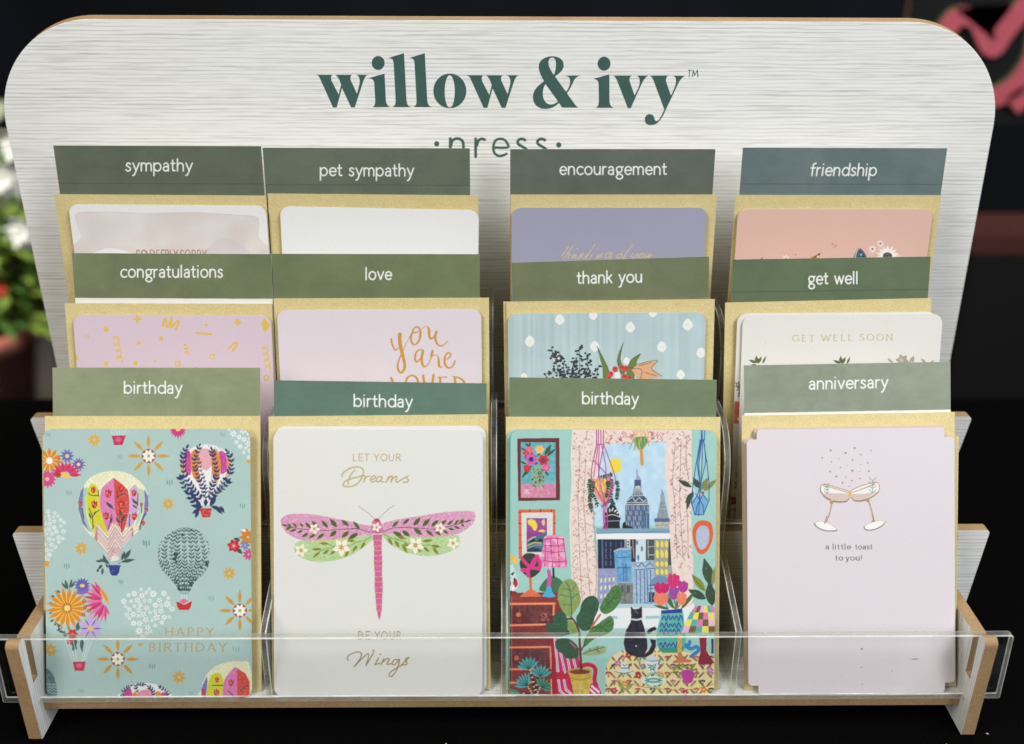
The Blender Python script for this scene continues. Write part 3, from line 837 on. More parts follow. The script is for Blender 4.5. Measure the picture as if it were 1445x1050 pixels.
tab('front', (74.7, 518.7), (367.5, 519), (138, 146, 112), 'birthday', 174.7, 257.3, 555.7, 'pale sage tab card reading birthday above the balloon card', 72, seed=10, blot=.07)
tab('front', (387.3, 536.5), (686.8, 541), (94, 122, 106), 'birthday', 498.5, 582, 574.2, 'teal green tab card reading birthday above the dragonfly card', 58, slope=.012, seed=11, blot=.07)
tab('front', (718.8, 532.4), (1011, 536), (112, 127, 94), 'birthday', 820.5, 900.5, 570.5, 'moss green tab card reading birthday above the room scene card', 60, slope=.01, seed=12, blot=.07)
tab('front', (1049, 515.7), (1340, 510.5), (138, 147, 126), 'anniversary', 1140, 1252, 550, 'pale sage tab card with a white foot reading anniversary', 76, slope=-.022, white=583, seed=13, blot=.07)

# ------------------------------------------------------------------ envelopes
def envelope(row, tl, tr, word, off=0.0, bow=0.0):
    o = sheet('gold_envelope', row, tl, tr, off, .09, square, None, None, None, [GOLD, GOLD], bow=bow)
    tag(o, word, 'envelope', 'gold envelopes behind the cards')
    return o
envelope('top', (77.3, 274), (376, 276), 'gold envelope behind the pale watercolour card, top row')
envelope('top', (377.8, 273), (675, 275.7), 'gold envelope behind the plain white card')
envelope('top', (720.3, 274.6), (1011.5, 274.6), 'gold envelope behind the lavender card')
envelope('top', (1037.5, 275), (1328, 275.5), 'gold envelope behind the peach card')
envelope('mid', (92, 427.7), (384, 428.5), 'gold envelope behind the pink confetti card')
envelope('mid', (386.4, 421), (690, 420), 'gold envelope behind the blush you are loved card')
envelope('mid', (714.5, 426), (1008.3, 422), 'gold envelope behind the pale blue bouquet card, nearer of two', .14)
envelope('mid', (710.4, 425.6), (1004, 421.8), 'gold envelope at the back of the bouquet card pocket, its left edge just showing', 0)
envelope('mid', (1023, 427), (1314, 420.5), 'gold envelope behind the floral get well soon card')
envelope('front', (64, 587), (367.5, 587), 'gold envelope behind the turquoise balloon card')
envelope('front', (379.3, 587.5), (688.7, 584.5), 'gold envelope behind the white dragonfly card')
envelope('front', (714, 588), (1016.3, 588.3), 'gold envelope behind the room scene card')
envelope('front', (1046, 586.4), (1346.4, 581.5), 'gold envelope behind the pale pink toast card')

# spare stock added behind each tab to darken the gaps, mostly out of sight
SPARE = ['sympathy', 'pet sympathy', 'encouragement', 'friendship', 'congratulations', 'love', 'thank you', 'get well', 'first birthday', 'teal birthday', 'moss green birthday', 'anniversary']
for i, (row, a, b) in enumerate([('top', (104, 292), (350, 293)), ('top', (404, 292), (640, 294)), ('top', (744, 293), (985, 293)), ('top', (1064, 294), (1296, 294)),
                    ('mid', (122, 446), (356, 446)), ('mid', (412, 440), (656, 440)), ('mid', (738, 446), (980, 444)), ('mid', (1052, 448), (1290, 446)),
                    ('front', (76, 612), (358, 612)), ('front', (392, 612), (678, 612)), ('front', (724, 612), (1006, 612)), ('front', (1056, 612), (1336, 612))]):
    o = sheet('gap_shade_stack', row, a, b, -2.0, 1.8, square, None, None, None, [GOLD, GOLD])
    tag(o, 'mostly hidden gold envelope stack added to shade the gaps behind the ' + SPARE[i] + ' tab card', 'envelopes', 'spare envelopes added to shade the gaps')
# ------------------------------------------------------------------ greeting cards
RC = round_corner(.62)
def card(row, tl, tr, off, cv, word, corner=RC, xf=None, yf=None, vis=None, step=.026, bow=0.0, group=None, T=.07):
    o = sheet('greeting_card', row, tl, tr, off, T, corner, cv, xf, yf, [INK, PAPER], bow=bow, step=step, vis=vis)
    tag(o, word, 'greeting card', group or 'greeting cards in the rack')
    return o
# ---- turquoise card printed with hot air balloons
GOLDINK = (214, 168, 78)
def daisy_ball(cv, inside, n, r0, col, ctr, seed):
    """a balloon made of little white flowers"""
    rs = random.Random(seed)
    b = np.asarray(inside, float); lo, hi = b.min(0), b.max(0)
    done = []
    def isin(x, y):
        c = False
        for i in range(len(b)):
            (xa, ya), (xb, yb) = b[i - 1], b[i]
            if (ya > y) != (yb > y) and x < (xb - xa) * (y - ya) / (yb - ya) + xa: c = not c
        return c
    for _ in range(n * 30):
        x, y = rs.uniform(lo[0], hi[0]), rs.uniform(lo[1], hi[1]); r = r0 * rs.choice((.7, .85, 1, 1, 1.25))
        if not isin(x, y) or any(math.hypot(x - p, y - q) < (r + s) * .88 for p, q, s in done): continue
        done.append((x, y, r))
        cv.petals(x, y, rs.choice((5, 6, 7)), r * .2, r * .8, r * .5, col, rs.uniform(0, 60))
        cv.ell(x, y, r * .26, col=ctr)
        if len(done) >= n: break
def sun_flower(cv, x, y, L, skip=()):
    for i in range(8):
        if i in skip: continue
        t = 45 * i; r = 98
        cv.leaf(x + r * math.cos(R(t)), y + r * math.sin(R(t)), L, 52, t, GOLDINK, foil=.55)
    cv.ell(x, y, 88, col=(158, 92, 44)); cv.petals(x, y, 8, 14, 72, 44, (244, 242, 236), 20); cv.ell(x, y, 20, col=(176, 186, 40))
def gold_bloom(cv, x, y, r):
    cv.petals(x, y, 8, r * .1, r * .95, r * .52, (222, 178, 84), 10, foil=.45); cv.ell(x, y, r * .2, col=(178, 206, 196))
def ticks(cv, x, y, s, col=(96, 152, 146)):
    for dx, dy, L in ((-1.0, -.3, 1.5), (0, .1, 1.8), (1.0, -.2, 1.6)):
        cv.line([(x + dx * s, y + (dy - L / 2) * s), (x + dx * s + .15 * s, y + (dy + L / 2) * s)], s * .42, col, False, .8)
def tulip(cv, x, y, s, rot=0, col=(196, 34, 38)):
    c, q = math.cos(R(rot)), math.sin(R(rot))
    P = [(-.55, -.2), (-.5, -.75), (-.25, -.45), (0, -.95), (.25, -.45), (.5, -.75), (.55, -.2), (.4, .45), (0, .75), (-.4, .45)]
    cv.poly([(x + (a * c - b * q) * s, y + (a * q + b * c) * s) for a, b in P], col, smooth=True)
    for i in range(5):
        cv.ell(x + cv.rs.uniform(-.3, .3) * s, y + cv.rs.uniform(-.3, .4) * s, s * .09, col=(236, 180, 150))

def balloon_card():
    cv = Canvas(58, 600, 360, 990, (176, 203, 197), 3.2, 21)
    cv.mottle(.035, 60); cv.mottle(.02, 9)
    cv.zoom(8.75, 60, 590)
    ticks(cv, 88, 200, 22); ticks(cv, 968, 478, 22); ticks(cv, 340, 918, 24)
    gold_bloom(cv, 655, 265, 82)
    for i in range(6): cv.line([(852 + i * 38, 120), (882 + i * 28, 212)], 5, (232, 238, 234), False)
    cv.poly([(870, 214), (1045, 210), (1000, 328), (900, 330)], (190, 36, 62)); cv.ell(955, 262, 40, 30, (214, 84, 150)); cv.glitter([(880, 216), (1030, 214), (1000, 326), (905, 326)], .04, [(238, 170, 190)])
    sun_flower(cv, 1322, 462, 165)
    # flower cluster at the left edge
    cv.petals(104, 520, 11, 30, 130, 62, (216, 138, 30), 8); cv.petals(104, 520, 11, 40, 110, 10, (250, 220, 130), 24); cv.ell(104, 520, 42, col=(242, 240, 236))
    cv.petals(320, 462, 10, 18, 72, 34, (108, 108, 176), 0); cv.ell(320, 462, 22, col=(244, 214, 130))
    cv.petals(460, 565, 12, 16, 72, 26, (122, 92, 166), 10); cv.ell(460, 565, 20, col=(244, 224, 170))
    for i in range(11):
        t = 188 + i * 17.0
        cv.leaf(300 + 50 * math.cos(R(t)), 700 + 40 * math.sin(R(t)), 140 if t < 330 else 150, 48, t, (212, 62, 128) if i % 2 else (206, 48, 78))
    cv.poly([(238, 670), (300, 665), (365, 720), (300, 735), (250, 705)], (246, 200, 90), smooth=True)
    cv.petals(75, 745, 13, 20, 95, 46, (206, 72, 138), 4); cv.ell(75, 745, 24, col=(246, 190, 110)); cv.glitter([(20, 660), (240, 660), (200, 800), (20, 830)], .02, [(244, 190, 214)])
    cv.petals(205, 690, 7, 5, 46, 30, (198, 50, 40)); cv.ell(205, 690, 12, col=(120, 60, 30)); cv.ell(222, 495, 16, col=(202, 60, 40))
    # the big tulip balloon
    body = [(455, 1010), (480, 900), (520, 830), (600, 730), (740, 665), (890, 645), (1050, 670), (1180, 745), (1275, 850), (1316, 960), (1320, 1060),
            (1290, 1180), (1200, 1370), (1120, 1450), (980, 1600), (900, 1740), (840, 1740), (760, 1620), (640, 1470), (560, 1390), (490, 1270), (455, 1120)]
    cv.poly(body, (232, 230, 186), smooth=True)
    cv.tex(body, (250, 248, 226), .9, 14, True); cv.glitter(body, .03, [(214, 200, 110), (250, 250, 240)])
    cv.poly([(455, 1010), (480, 900), (524, 826), (510, 1000), (510, 1160), (545, 1290), (590, 1395), (500, 1290), (455, 1120)], (122, 122, 184))
    cv.poly([(524, 860), (575, 840), (545, 980), (545, 1150), (590, 1320), (660, 1420), (590, 1390), (535, 1270), (508, 1120), (510, 980)], (168, 206, 176))
    cv.poly([(560, 900), (590, 830), (625, 795), (670, 820), (708, 880), (722, 1000), (735, 1130), (800, 1330), (812, 1410), (700, 1330), (650, 1400), (590, 1280), (560, 1150), (550, 1000)], (214, 214, 26))
    cv.poly([(718, 1010), (735, 870), (800, 800), (890, 728), (905, 1000), (905, 1120), (960, 1330), (870, 1290), (815, 1410), (760, 1250), (725, 1120)], (222, 128, 184))
    cv.poly([(890, 728), (1000, 810), (1065, 880), (1085, 1000), (1080, 1120), (1045, 1290), (1000, 1410), (950, 1320), (905, 1120), (900, 960)], (214, 74, 66))
    cv.poly([(1085, 870), (1150, 812), (1185, 850), (1200, 980), (1195, 1120), (1150, 1260), (1100, 1380), (1040, 1330), (1075, 1150), (1090, 1000)], (208, 172, 212))
    cv.poly([(1190, 850), (1270, 890), (1262, 1080), (1215, 1250), (1150, 1350), (1195, 1150), (1205, 990)], (180, 210, 186))
    cv.poly([(1268, 870), (1316, 960), (1320, 1060), (1290, 1180), (1195, 1375), (1200, 1330), (1260, 1150), (1270, 1000)], (122, 122, 184))
    cv.glitter(body, .012, [(250, 250, 245), (235, 215, 180)])
    ST = (58, 76, 74)
    for P in ([(580, 920), (620, 945), (705, 945)], [(700, 880), (708, 960)], [(630, 1360), (628, 1220), (585, 1100)], [(628, 1210), (665, 1160), (705, 1130)],
              [(930, 975), (975, 940), (1030, 915)], [(935, 880), (930, 970)], [(985, 1400), (980, 1200), (940, 1180)], [(985, 1290), (1040, 1180)], [(1180, 1080), (1190, 920)], [(1115, 985), (1180, 1040)], [(820, 1360), (850, 1240), (862, 1180)], [(1080, 1320), (1085, 1180)], [(500, 1100), (520, 1220)], [(1210, 1370), (1240, 1230), (1290, 1170)], [(1230, 1060), (1232, 1160)]):
        cv.line(P, 12, ST)
    for a in ((795, 1030, 130, 44, 42), (1115, 1000, 90, 30, 40), (1118, 1060, 80, 26, 38), (985, 1190, 80, 30, 250), (960, 1290, 90, 34, 240), (850, 1290, 90, 26, 285), (985, 1260, 90, 34, 300), (640, 1190, 60, 24, 300), (585, 1160, 90, 26, 70)): cv.leaf(*a, ST)
    for a in ((640, 880, 52, 0), (650, 1060, 66, 0), (825, 925, 68, 5), (795, 1200, 62, -5), (980, 870, 52, 0), (985, 1060, 70, 0), (1140, 920, 56, 5), (1145, 1205, 60, 10), (475, 1050, 42, 0), (1230, 1060, 34, 0), (1296, 1125, 34, 0), (1252, 1290, 38, 10), (640, 1330, 20, 0)): tulip(cv, *a)
    # striped lower part
    zig = [(585, 1390), (650, 1440), (680, 1280), (815, 1430), (905, 1270), (1000, 1420), (1120, 1290), (1130, 1400), (1200, 1350), (1120, 1450), (980, 1600), (905, 1745), (840, 1745), (760, 1620), (640, 1470)]
    cv.poly(zig, (240, 234, 228))
    b, m = cv.mask(zig); cv.clip = np.zeros((cv.h, cv.w), np.float32); cv.clip[b[1]:b[3], b[0]:b[2]] = m
    ZC_ = [(206, 78, 70), (232, 214, 140), (70, 80, 92), (224, 150, 170), (206, 78, 70), (112, 126, 160), (222, 130, 96)]
    for k in range(17):
        o = k * 26
        cv.line([(540, 1480 + o * .6), (650, 1440 + o - 20), (690, 1290 + o), (815, 1440 + o), (905, 1285 + o), (1000, 1430 + o), (1110, 1300 + o), (1130, 1400 + o), (1230, 1330 + o)], 7, ZC_[k % 7], False)
    cv.clip = None
    cv.ell(905, 1720, 46, 30, (240, 236, 232)); cv.glitter([(800, 1600), (1000, 1600), (960, 1760), (840, 1760)], .05, [(214, 90, 110), (90, 100, 110)])
    for a in ((830, 1790, 110, 52, 218), (790, 1770, 100, 40, 250), (735, 1760, 70, 36, 185), (760, 1770, 70, 30, 225), (745, 1800, 80, 40, 130), (750, 1840, 90, 36, 95), (790, 1790, 60, 30, 60), (985, 1745, 120, 50, 290), (1020, 1735, 150, 56, 302), (980, 1765, 170, 50, -10), (700, 1850, 50, 34, 120)): cv.leaf(*a, (62, 90, 86))
    cv.line([(940, 1790), (990, 1765), (1120, 1735)], 8, (62, 90, 86)); cv.line([(835, 1800), (800, 1765), (700, 1750)], 8, (62, 90, 86))
    bk = [(818, 1806), (972, 1806), (950, 1900), (925, 1935), (860, 1935), (838, 1900)]
    cv.poly(bk, (42, 56, 138)); cv.glitter(bk, .06, [(120, 134, 200)], False)
    # second zoom: right side
    cv.zoom(8.75, 200, 590)
    for k in range(9):
        cv.leaf(460 + 12 * math.cos(R(10 + k * 20)), 136, 120 - abs(k - 4) * 8, 40, 10 + k * 20, (204, 60, 122))
    cv.ell(462, 140, 28, 18, (246, 210, 120))
    ticks(cv, 1008, 200, 22); ticks(cv, 352, 790, 30, (72, 140, 136)); gold_bloom(cv, 335, 1050, 76)
    daisy_ball(cv, [(1080, 130), (1350, 130), (1350, 520), (1290, 440), (1220, 370), (1150, 250)], 34, 36, (240, 242, 240), (196, 204, 206), 3)
    cv.leaf(1300, 530, 80, 60, 0, GOLDINK)
    bal = [(490, 560), (500, 480), (560, 400), (650, 350), (800, 320), (950, 345), (1050, 410), (1100, 500), (1105, 600), (1060, 720), (960, 850), (880, 980), (860, 1060), (720, 1060), (700, 1000), (640, 880), (560, 750), (500, 650)]
    cv.poly(bal, (240, 238, 236), smooth=True)
    b, m = cv.mask(bal, True); cv.clip = np.zeros((cv.h, cv.w), np.float32); cv.clip[b[1]:b[3], b[0]:b[2]] = m
    for P, c in (([(545, 430), (600, 400), (620, 480), (620, 640), (600, 700), (545, 640)], (206, 62, 150)), ([(478, 490), (520, 470), (540, 650), (500, 680)], (222, 148, 60)),
                 ([(620, 430), (705, 390), (715, 600), (725, 760), (660, 740), (620, 620)], (224, 138, 34)), ([(720, 400), (780, 370), (870, 400), (880, 560), (800, 640), (720, 560)], (232, 170, 176)),
                 ([(880, 400), (955, 420), (985, 620), (930, 780), (880, 680)], (224, 140, 44)), ([(965, 410), (1030, 420), (1062, 520), (1060, 640), (990, 680), (985, 560)], (208, 66, 152)), ([(1062, 480), (1110, 520), (1100, 640), (1040, 740), (1062, 620)], (230, 168, 110))):
        cv.poly(P, c, smooth=True)
    cv.glitter(bal, .015, [(250, 246, 240), (240, 190, 210)])
    cv.clip = None
    NV = (44, 54, 100)
    for P in ([(770, 325), (700, 480), (700, 620), (740, 800)], [(830, 325), (890, 440), (880, 640), (840, 1000)], [(910, 350), (1000, 480), (985, 660), (930, 820)], [(950, 350), (1060, 460), (1075, 600)], [(640, 350), (540, 450), (530, 600)]): cv.line(P, 4, NV)
    for P, l, w, st in (([(760, 1040), (700, 950), (600, 800), (530, 640), (530, 440), (560, 370)], 66, 34, 46), ([(770, 1010), (760, 860), (690, 680), (660, 520), (720, 350)], 52, 27, 40), ([(800, 1020), (790, 800), (740, 640), (720, 520)], 44, 22, 40),
                        ([(820, 1040), (900, 920), (1000, 860), (1070, 780)], 62, 34, 44), ([(840, 980), (880, 830), (930, 700), (920, 560), (880, 400)], 66, 32, 42), ([(1070, 740), (1110, 620), (1110, 500), (1070, 420)], 64, 32, 46),
                        ([(860, 1000), (960, 860), (1020, 760)], 56, 26, 44), ([(720, 1040), (640, 990), (600, 920), (540, 850), (500, 750)], 72, 38, 48)): cv.spray(P, NV, l, w, st, 5)
    cv.zoom(6.175, 200, 710)
    for a in ((535, 30, 105, 42, 190), (520, 25, 80, 40, 235), (520, 40, 90, 40, 150), (500, 50, 80, 36, 110), (600, 20, 110, 50, -60), (610, 20, 120, 40, 20), (640, 20, 100, 36, 45), (690, 20, 70, 34, 60), (560, 20, 70, 40, 275)): cv.leaf(*a, NV)
    cv.poly([(508, 40), (618, 38), (600, 116), (534, 118)], (200, 42, 46)); cv.glitter([(512, 44), (612, 44), (598, 112), (538, 112)], .08, [(246, 190, 170)], False)
    ticks(cv, 882, 20, 18, (72, 140, 136)); ticks(cv, 42, 345, 24, (84, 146, 142)); ticks(cv, 606, 825, 18); gold_bloom(cv, 766, 604, 56)
    # green leaf balloon
    lb = [(145, 440), (165, 340), (240, 260), (340, 212), (430, 210), (520, 250), (580, 330), (595, 430), (585, 540), (540, 610), (460, 690), (410, 780), (340, 780), (310, 720), (240, 640), (170, 560)]
    GR = (50, 76, 74)
    b, m = cv.mask(lb, True); cv.clip = np.zeros((cv.h, cv.w), np.float32); cv.clip[b[1]:b[3], b[0]:b[2]] = m
    for k in range(9):
        x = 150 + k * 56
        cv.spray([(375 + (x - 375) * .16, 790), (375 + (x - 375) * .55, 660), (x + 6, 500), (x + 4 * (k % 3 - 1), 370), (375 + (x - 375) * .72, 200)], GR, 40, 13, 26, 3, ang=44)
    cv.clip = None
    for a in ((300, 440, 26, 22), (290, 480, 22, 18), (570, 525, 18, 26), (430, 700, 16, 20), (325, 735, 15, 20), (360, 270, 18, 14), (520, 550, 14, 14), (300, 510, 14, 12)): cv.ell(*a[:2], a[2] * .8, a[3] * .9, GR)
    for dx in (-18, 0, 18): cv.line([(372 + dx, 790), (372 + dx * 1.4, 840)], 4, (226, 238, 234), False)
    for t in (215, 240, 265, 290, 315): cv.leaf(372, 868, 50, 22, t, (224, 110, 160))
    cup = [(302, 850), (340, 862), (372, 880), (410, 862), (443, 846), (428, 905), (410, 925), (330, 925), (312, 900)]
    cv.poly(cup, (200, 34, 38)); cv.glitter(cup, .06, [(236, 110, 100)], False)
    sun_flower(cv.zoom(8.75, 338.9 - 1322 / 8.75, 860.6 - 462 / 8.75), 1322, 462, 165)
    cv.zoom(6.175, 200, 710)
    # cluster at the right edge
    cv.leaf(860, 320, 60, 40, 200, (60, 84, 78)); cv.leaf(830, 390, 70, 40, 40, (60, 84, 78))
    cv.petals(930, 290, 9, 10, 75, 36, (212, 130, 30), 100); cv.petals(905, 360, 7, 6, 40, 22, (122, 132, 180)); cv.petals(935, 440, 9, 8, 48, 26, (208, 76, 132)); cv.leaf(915, 235, 50, 20, 190, (244, 244, 240))
    cv.petals(806, 365, 6, 14, 46, 44, (196, 30, 46), 12); cv.petals(806, 365, 5, 5, 28, 24, (226, 84, 96)); cv.ell(806, 365, 9, col=(240, 190, 170))
    # white flower balloons
    cv.zoom(8.75, 60, 690)
    daisy_ball(cv, [(20, 300), (60, 270), (130, 265), (220, 310), (285, 410), (298, 500), (270, 600), (190, 690), (130, 780), (80, 870), (40, 890), (10, 890), (10, 310)], 66, 34, (240, 241, 238), (200, 206, 204), 8)
    cv.poly([(36, 880), (96, 880), (84, 950), (40, 950)], (220, 164, 56)); gold_bloom(cv, 487, 722, 82); ticks(cv, 305, 945, 26, (72, 140, 136)); ticks(cv, 1290, 665, 28, (84, 146, 142))
    cv.zoom(8.75, 60, 800)
    daisy_ball(cv, [(985, 470), (1020, 360), (1100, 280), (1230, 250), (1400, 270), (1520, 320), (1600, 420), (1605, 520), (1560, 640), (1440, 720), (1330, 800), (1260, 850), (1200, 850), (1140, 740), (1040, 620)], 92, 40, (240, 241, 238), (188, 208, 204), 12)
    ticks(cv, 972, 180, 22)
    # big orange and pink flower balloon
    LF = (66, 100, 88)
    for a in ((320, 270, 130, 40, 255), (340, 260, 130, 36, 285), (360, 250, 110, 30, 300), (300, 260, 100, 36, 235), (230, 310, 60, 36, 210), (160, 360, 50, 30, 200), (130, 440, 40, 30, 190), (130, 560, 44, 36, 170), (150, 640, 60, 30, 150), (180, 680, 50, 30, 130), (250, 770, 110, 46, 230), (290, 800, 90, 40, 190), (430, 770, 110, 46, 280), (420, 780, 80, 40, 310), (330, 770, 80, 36, 260), (250, 740, 80, 40, 150)): cv.leaf(*a, LF)
    cv.petals(497, 222, 14, 20, 82, 36, (104, 98, 178), 6); cv.ell(497, 222, 32, 22, (246, 206, 104))
    cv.poly([(420, 290), (580, 270), (540, 320), (450, 330)], (122, 110, 190), smooth=True)
    for k in range(13):
        t = 88 + k * 12.5
        cv.leaf(775 + 30 * math.cos(R(t)), 400 + 60 * math.sin(R(t)), 260 - abs(k - 6) * 7, 46, t, ((218, 70, 132), (226, 118, 172), (204, 44, 104))[k % 3])
    cv.leaf(790, 480, 120, 26, 70, (214, 76, 130)); cv.leaf(700, 270, 140, 30, 215, (216, 84, 130)); cv.glitter([(520, 300), (760, 260), (820, 480), (740, 680), (600, 600)], .012, [(250, 200, 220)])
    cv.poly([(716, 258), (760, 290), (805, 360), (822, 455), (770, 400), (730, 330)], (224, 150, 50), smooth=True); cv.line([(725, 300), (765, 380), (812, 440)], 9, (246, 206, 110))
    OR = (220, 142, 28)
    cv.petals(310, 500, 17, 40, 225, 62, OR, 3); cv.petals(310, 500, 17, 50, 190, 11, (248, 214, 116), 13); cv.ell(310, 500, 58, col=(226, 164, 70))
    for i in range(11): cv.ell(310 + 52 * math.cos(i * .571), 500 + 52 * math.sin(i * .571), 9, col=(92, 58, 34))
    cv.petals(310, 500, 8, 4, 40, 20, (250, 222, 130))
    for x, y in ((520, 410), (583, 535), (510, 580), (530, 485)): cv.petals(x, y, 6, 3, 26, 17, (190, 66, 36)); cv.ell(x, y, 7, col=(246, 200, 120))
    cv.petals(598, 752, 6, 20, 140, 98, (196, 172, 222), 30); cv.petals(598, 752, 6, 30, 118, 16, (84, 74, 150), 0); cv.ell(598, 752, 30, col=(242, 190, 80))
    cv.petals(375, 820, 6, 6, 66, 56, (206, 44, 50)); cv.ell(375, 815, 18, col=(224, 96, 90))
    for a in ((300, 1010, 40), ): pass
    cv.zoom(3.75, 40, 740)
    for a in ((205, 585, 20, 200), (238, 590, 80, 84), (258, 600, 70, 110), (285, 600, 76, 88), (225, 600, 70, 60)): cv.leaf(a[0], a[1], a[2], 26, a[3], LF)
    cv.petals(222, 618, 5, 2, 18, 14, (214, 60, 84))
    cv.line([(188, 560), (168, 540)], 3, (236, 240, 238), False)
    for xa, xb in ((196, 238), (215, 252), (320, 292), (335, 300), (300, 284), (240, 262)): cv.line([(xa, 610), (xb, 726)], 2.2, (236, 242, 240), False)
    cv.poly([(236, 724), (306, 722), (296, 772), (248, 773)], (200, 38, 66)); cv.ell(271, 745, 15, 12, (222, 96, 150))
    gold_bloom(cv, 120, 662, 36); gold_bloom(cv, 798, 806, 36)
    cv.zoom(8.75, 40 + 475 / 3.75 - 1322 / 8.75, 740 + 710 / 3.75 - 462 / 8.75); sun_flower(cv, 1322, 462, 165)
    cv.zoom(3.75, 40, 740); cv.ell(594, 632, 12, 8, GOLDINK)
    ticks(cv, 656, 750, 12, (60, 140, 140)); ticks(cv, 1100, 660, 14, (120, 160, 170)); ticks(cv, 284, 882, 9); ticks(cv, 862, 892, 9); ticks(cv, 490, 300, 9)
    lettering(cv, 'HAPPY', 726, 978, 586, 42, 5.4, (206, 164, 92), CAP, .3, serif=.10, contrast=.45, foil=.5)
    lettering(cv, 'BIRTHDAY', 640, 1046, 668, 42, 5.4, (202, 160, 92), CAP, .3, serif=.10, contrast=.45, foil=.5)
    lb2 = [(60, 780), (100, 760), (140, 810), (150, 915), (60, 915)]
    b, m = cv.mask(lb2, True); cv.clip = np.zeros((cv.h, cv.w), np.float32); cv.clip[b[1]:b[3], b[0]:b[2]] = m
    for x in (84, 104, 124, 144): cv.spray([(x, 930), (x + 4, 850), (x - 8, 740)], (62, 96, 104), 20, 7, 9, 2)
    cv.clip = None
    cv.poly([(484, 925), (500, 880), (545, 850), (620, 836), (690, 850), (735, 880), (752, 925)], (240, 238, 236), smooth=True)
    for P, c in (([(500, 925), (515, 880), (545, 870), (548, 925)], (206, 70, 150)), ([(580, 925), (590, 880), (650, 878), (662, 925)], (230, 150, 176)), ([(550, 925), (556, 890), (575, 890), (578, 925)], (224, 140, 50)), ([(680, 925), (676, 885), (700, 885), (712, 925)], (222, 150, 70)), ([(712, 925), (706, 890), (735, 890), (745, 925)], (208, 84, 150))): cv.poly(P, c, smooth=True)
    for P in ([(500, 925), (505, 880), (540, 855)], [(585, 900), (570, 850), (610, 845)], [(665, 915), (660, 880), (640, 860)], [(740, 915), (735, 885), (700, 860)]): cv.spray(P, NV, 18, 9, 12, 2)
    rb = [(918, 925), (915, 870), (940, 800), (990, 750), (1060, 725), (1130, 724), (1170, 740), (1180, 925)]
    cv.poly(rb, (228, 228, 176), smooth=True); cv.tex(rb, (250, 248, 230), .8, 6, True); cv.glitter(rb, .03, [(250, 250, 240)])
    cv.poly([(918, 925), (915, 870), (945, 800), (950, 830), (940, 925)], (128, 116, 184)); cv.ell(927, 885, 9, 18, (206, 50, 60))
    cv.poly([(952, 925), (955, 830), (985, 786), (1025, 800), (1038, 925)], (212, 212, 30), smooth=True); cv.poly([(1036, 925), (1034, 840), (1060, 790), (1105, 758), (1106, 925)], (222, 122, 180), smooth=True)
    cv.poly([(1106, 758), (1150, 785), (1172, 830), (1172, 925), (1106, 925)], (216, 74, 66))
    for a in ((1000, 820, 20), (997, 890, 26), (1075, 838, 24), (1135, 825, 18)): tulip(cv, *a)
    for P in ([(975, 850), (1030, 850)], [(1120, 880), (1165, 850)], [(1060, 880), (1095, 915)]): cv.line(P, 6, ST)
    cv.glitter(rb, .01, [(250, 246, 240)])
    ell_ = [(60, 600), (400, 600)]
    return cv
card('front', (62.7, 604.8), (353.9, 604.8), .50, balloon_card(), 'turquoise card printed all over with flowered hot air balloons', bow=.18, xf=(0, 99), yf=(0, 99))

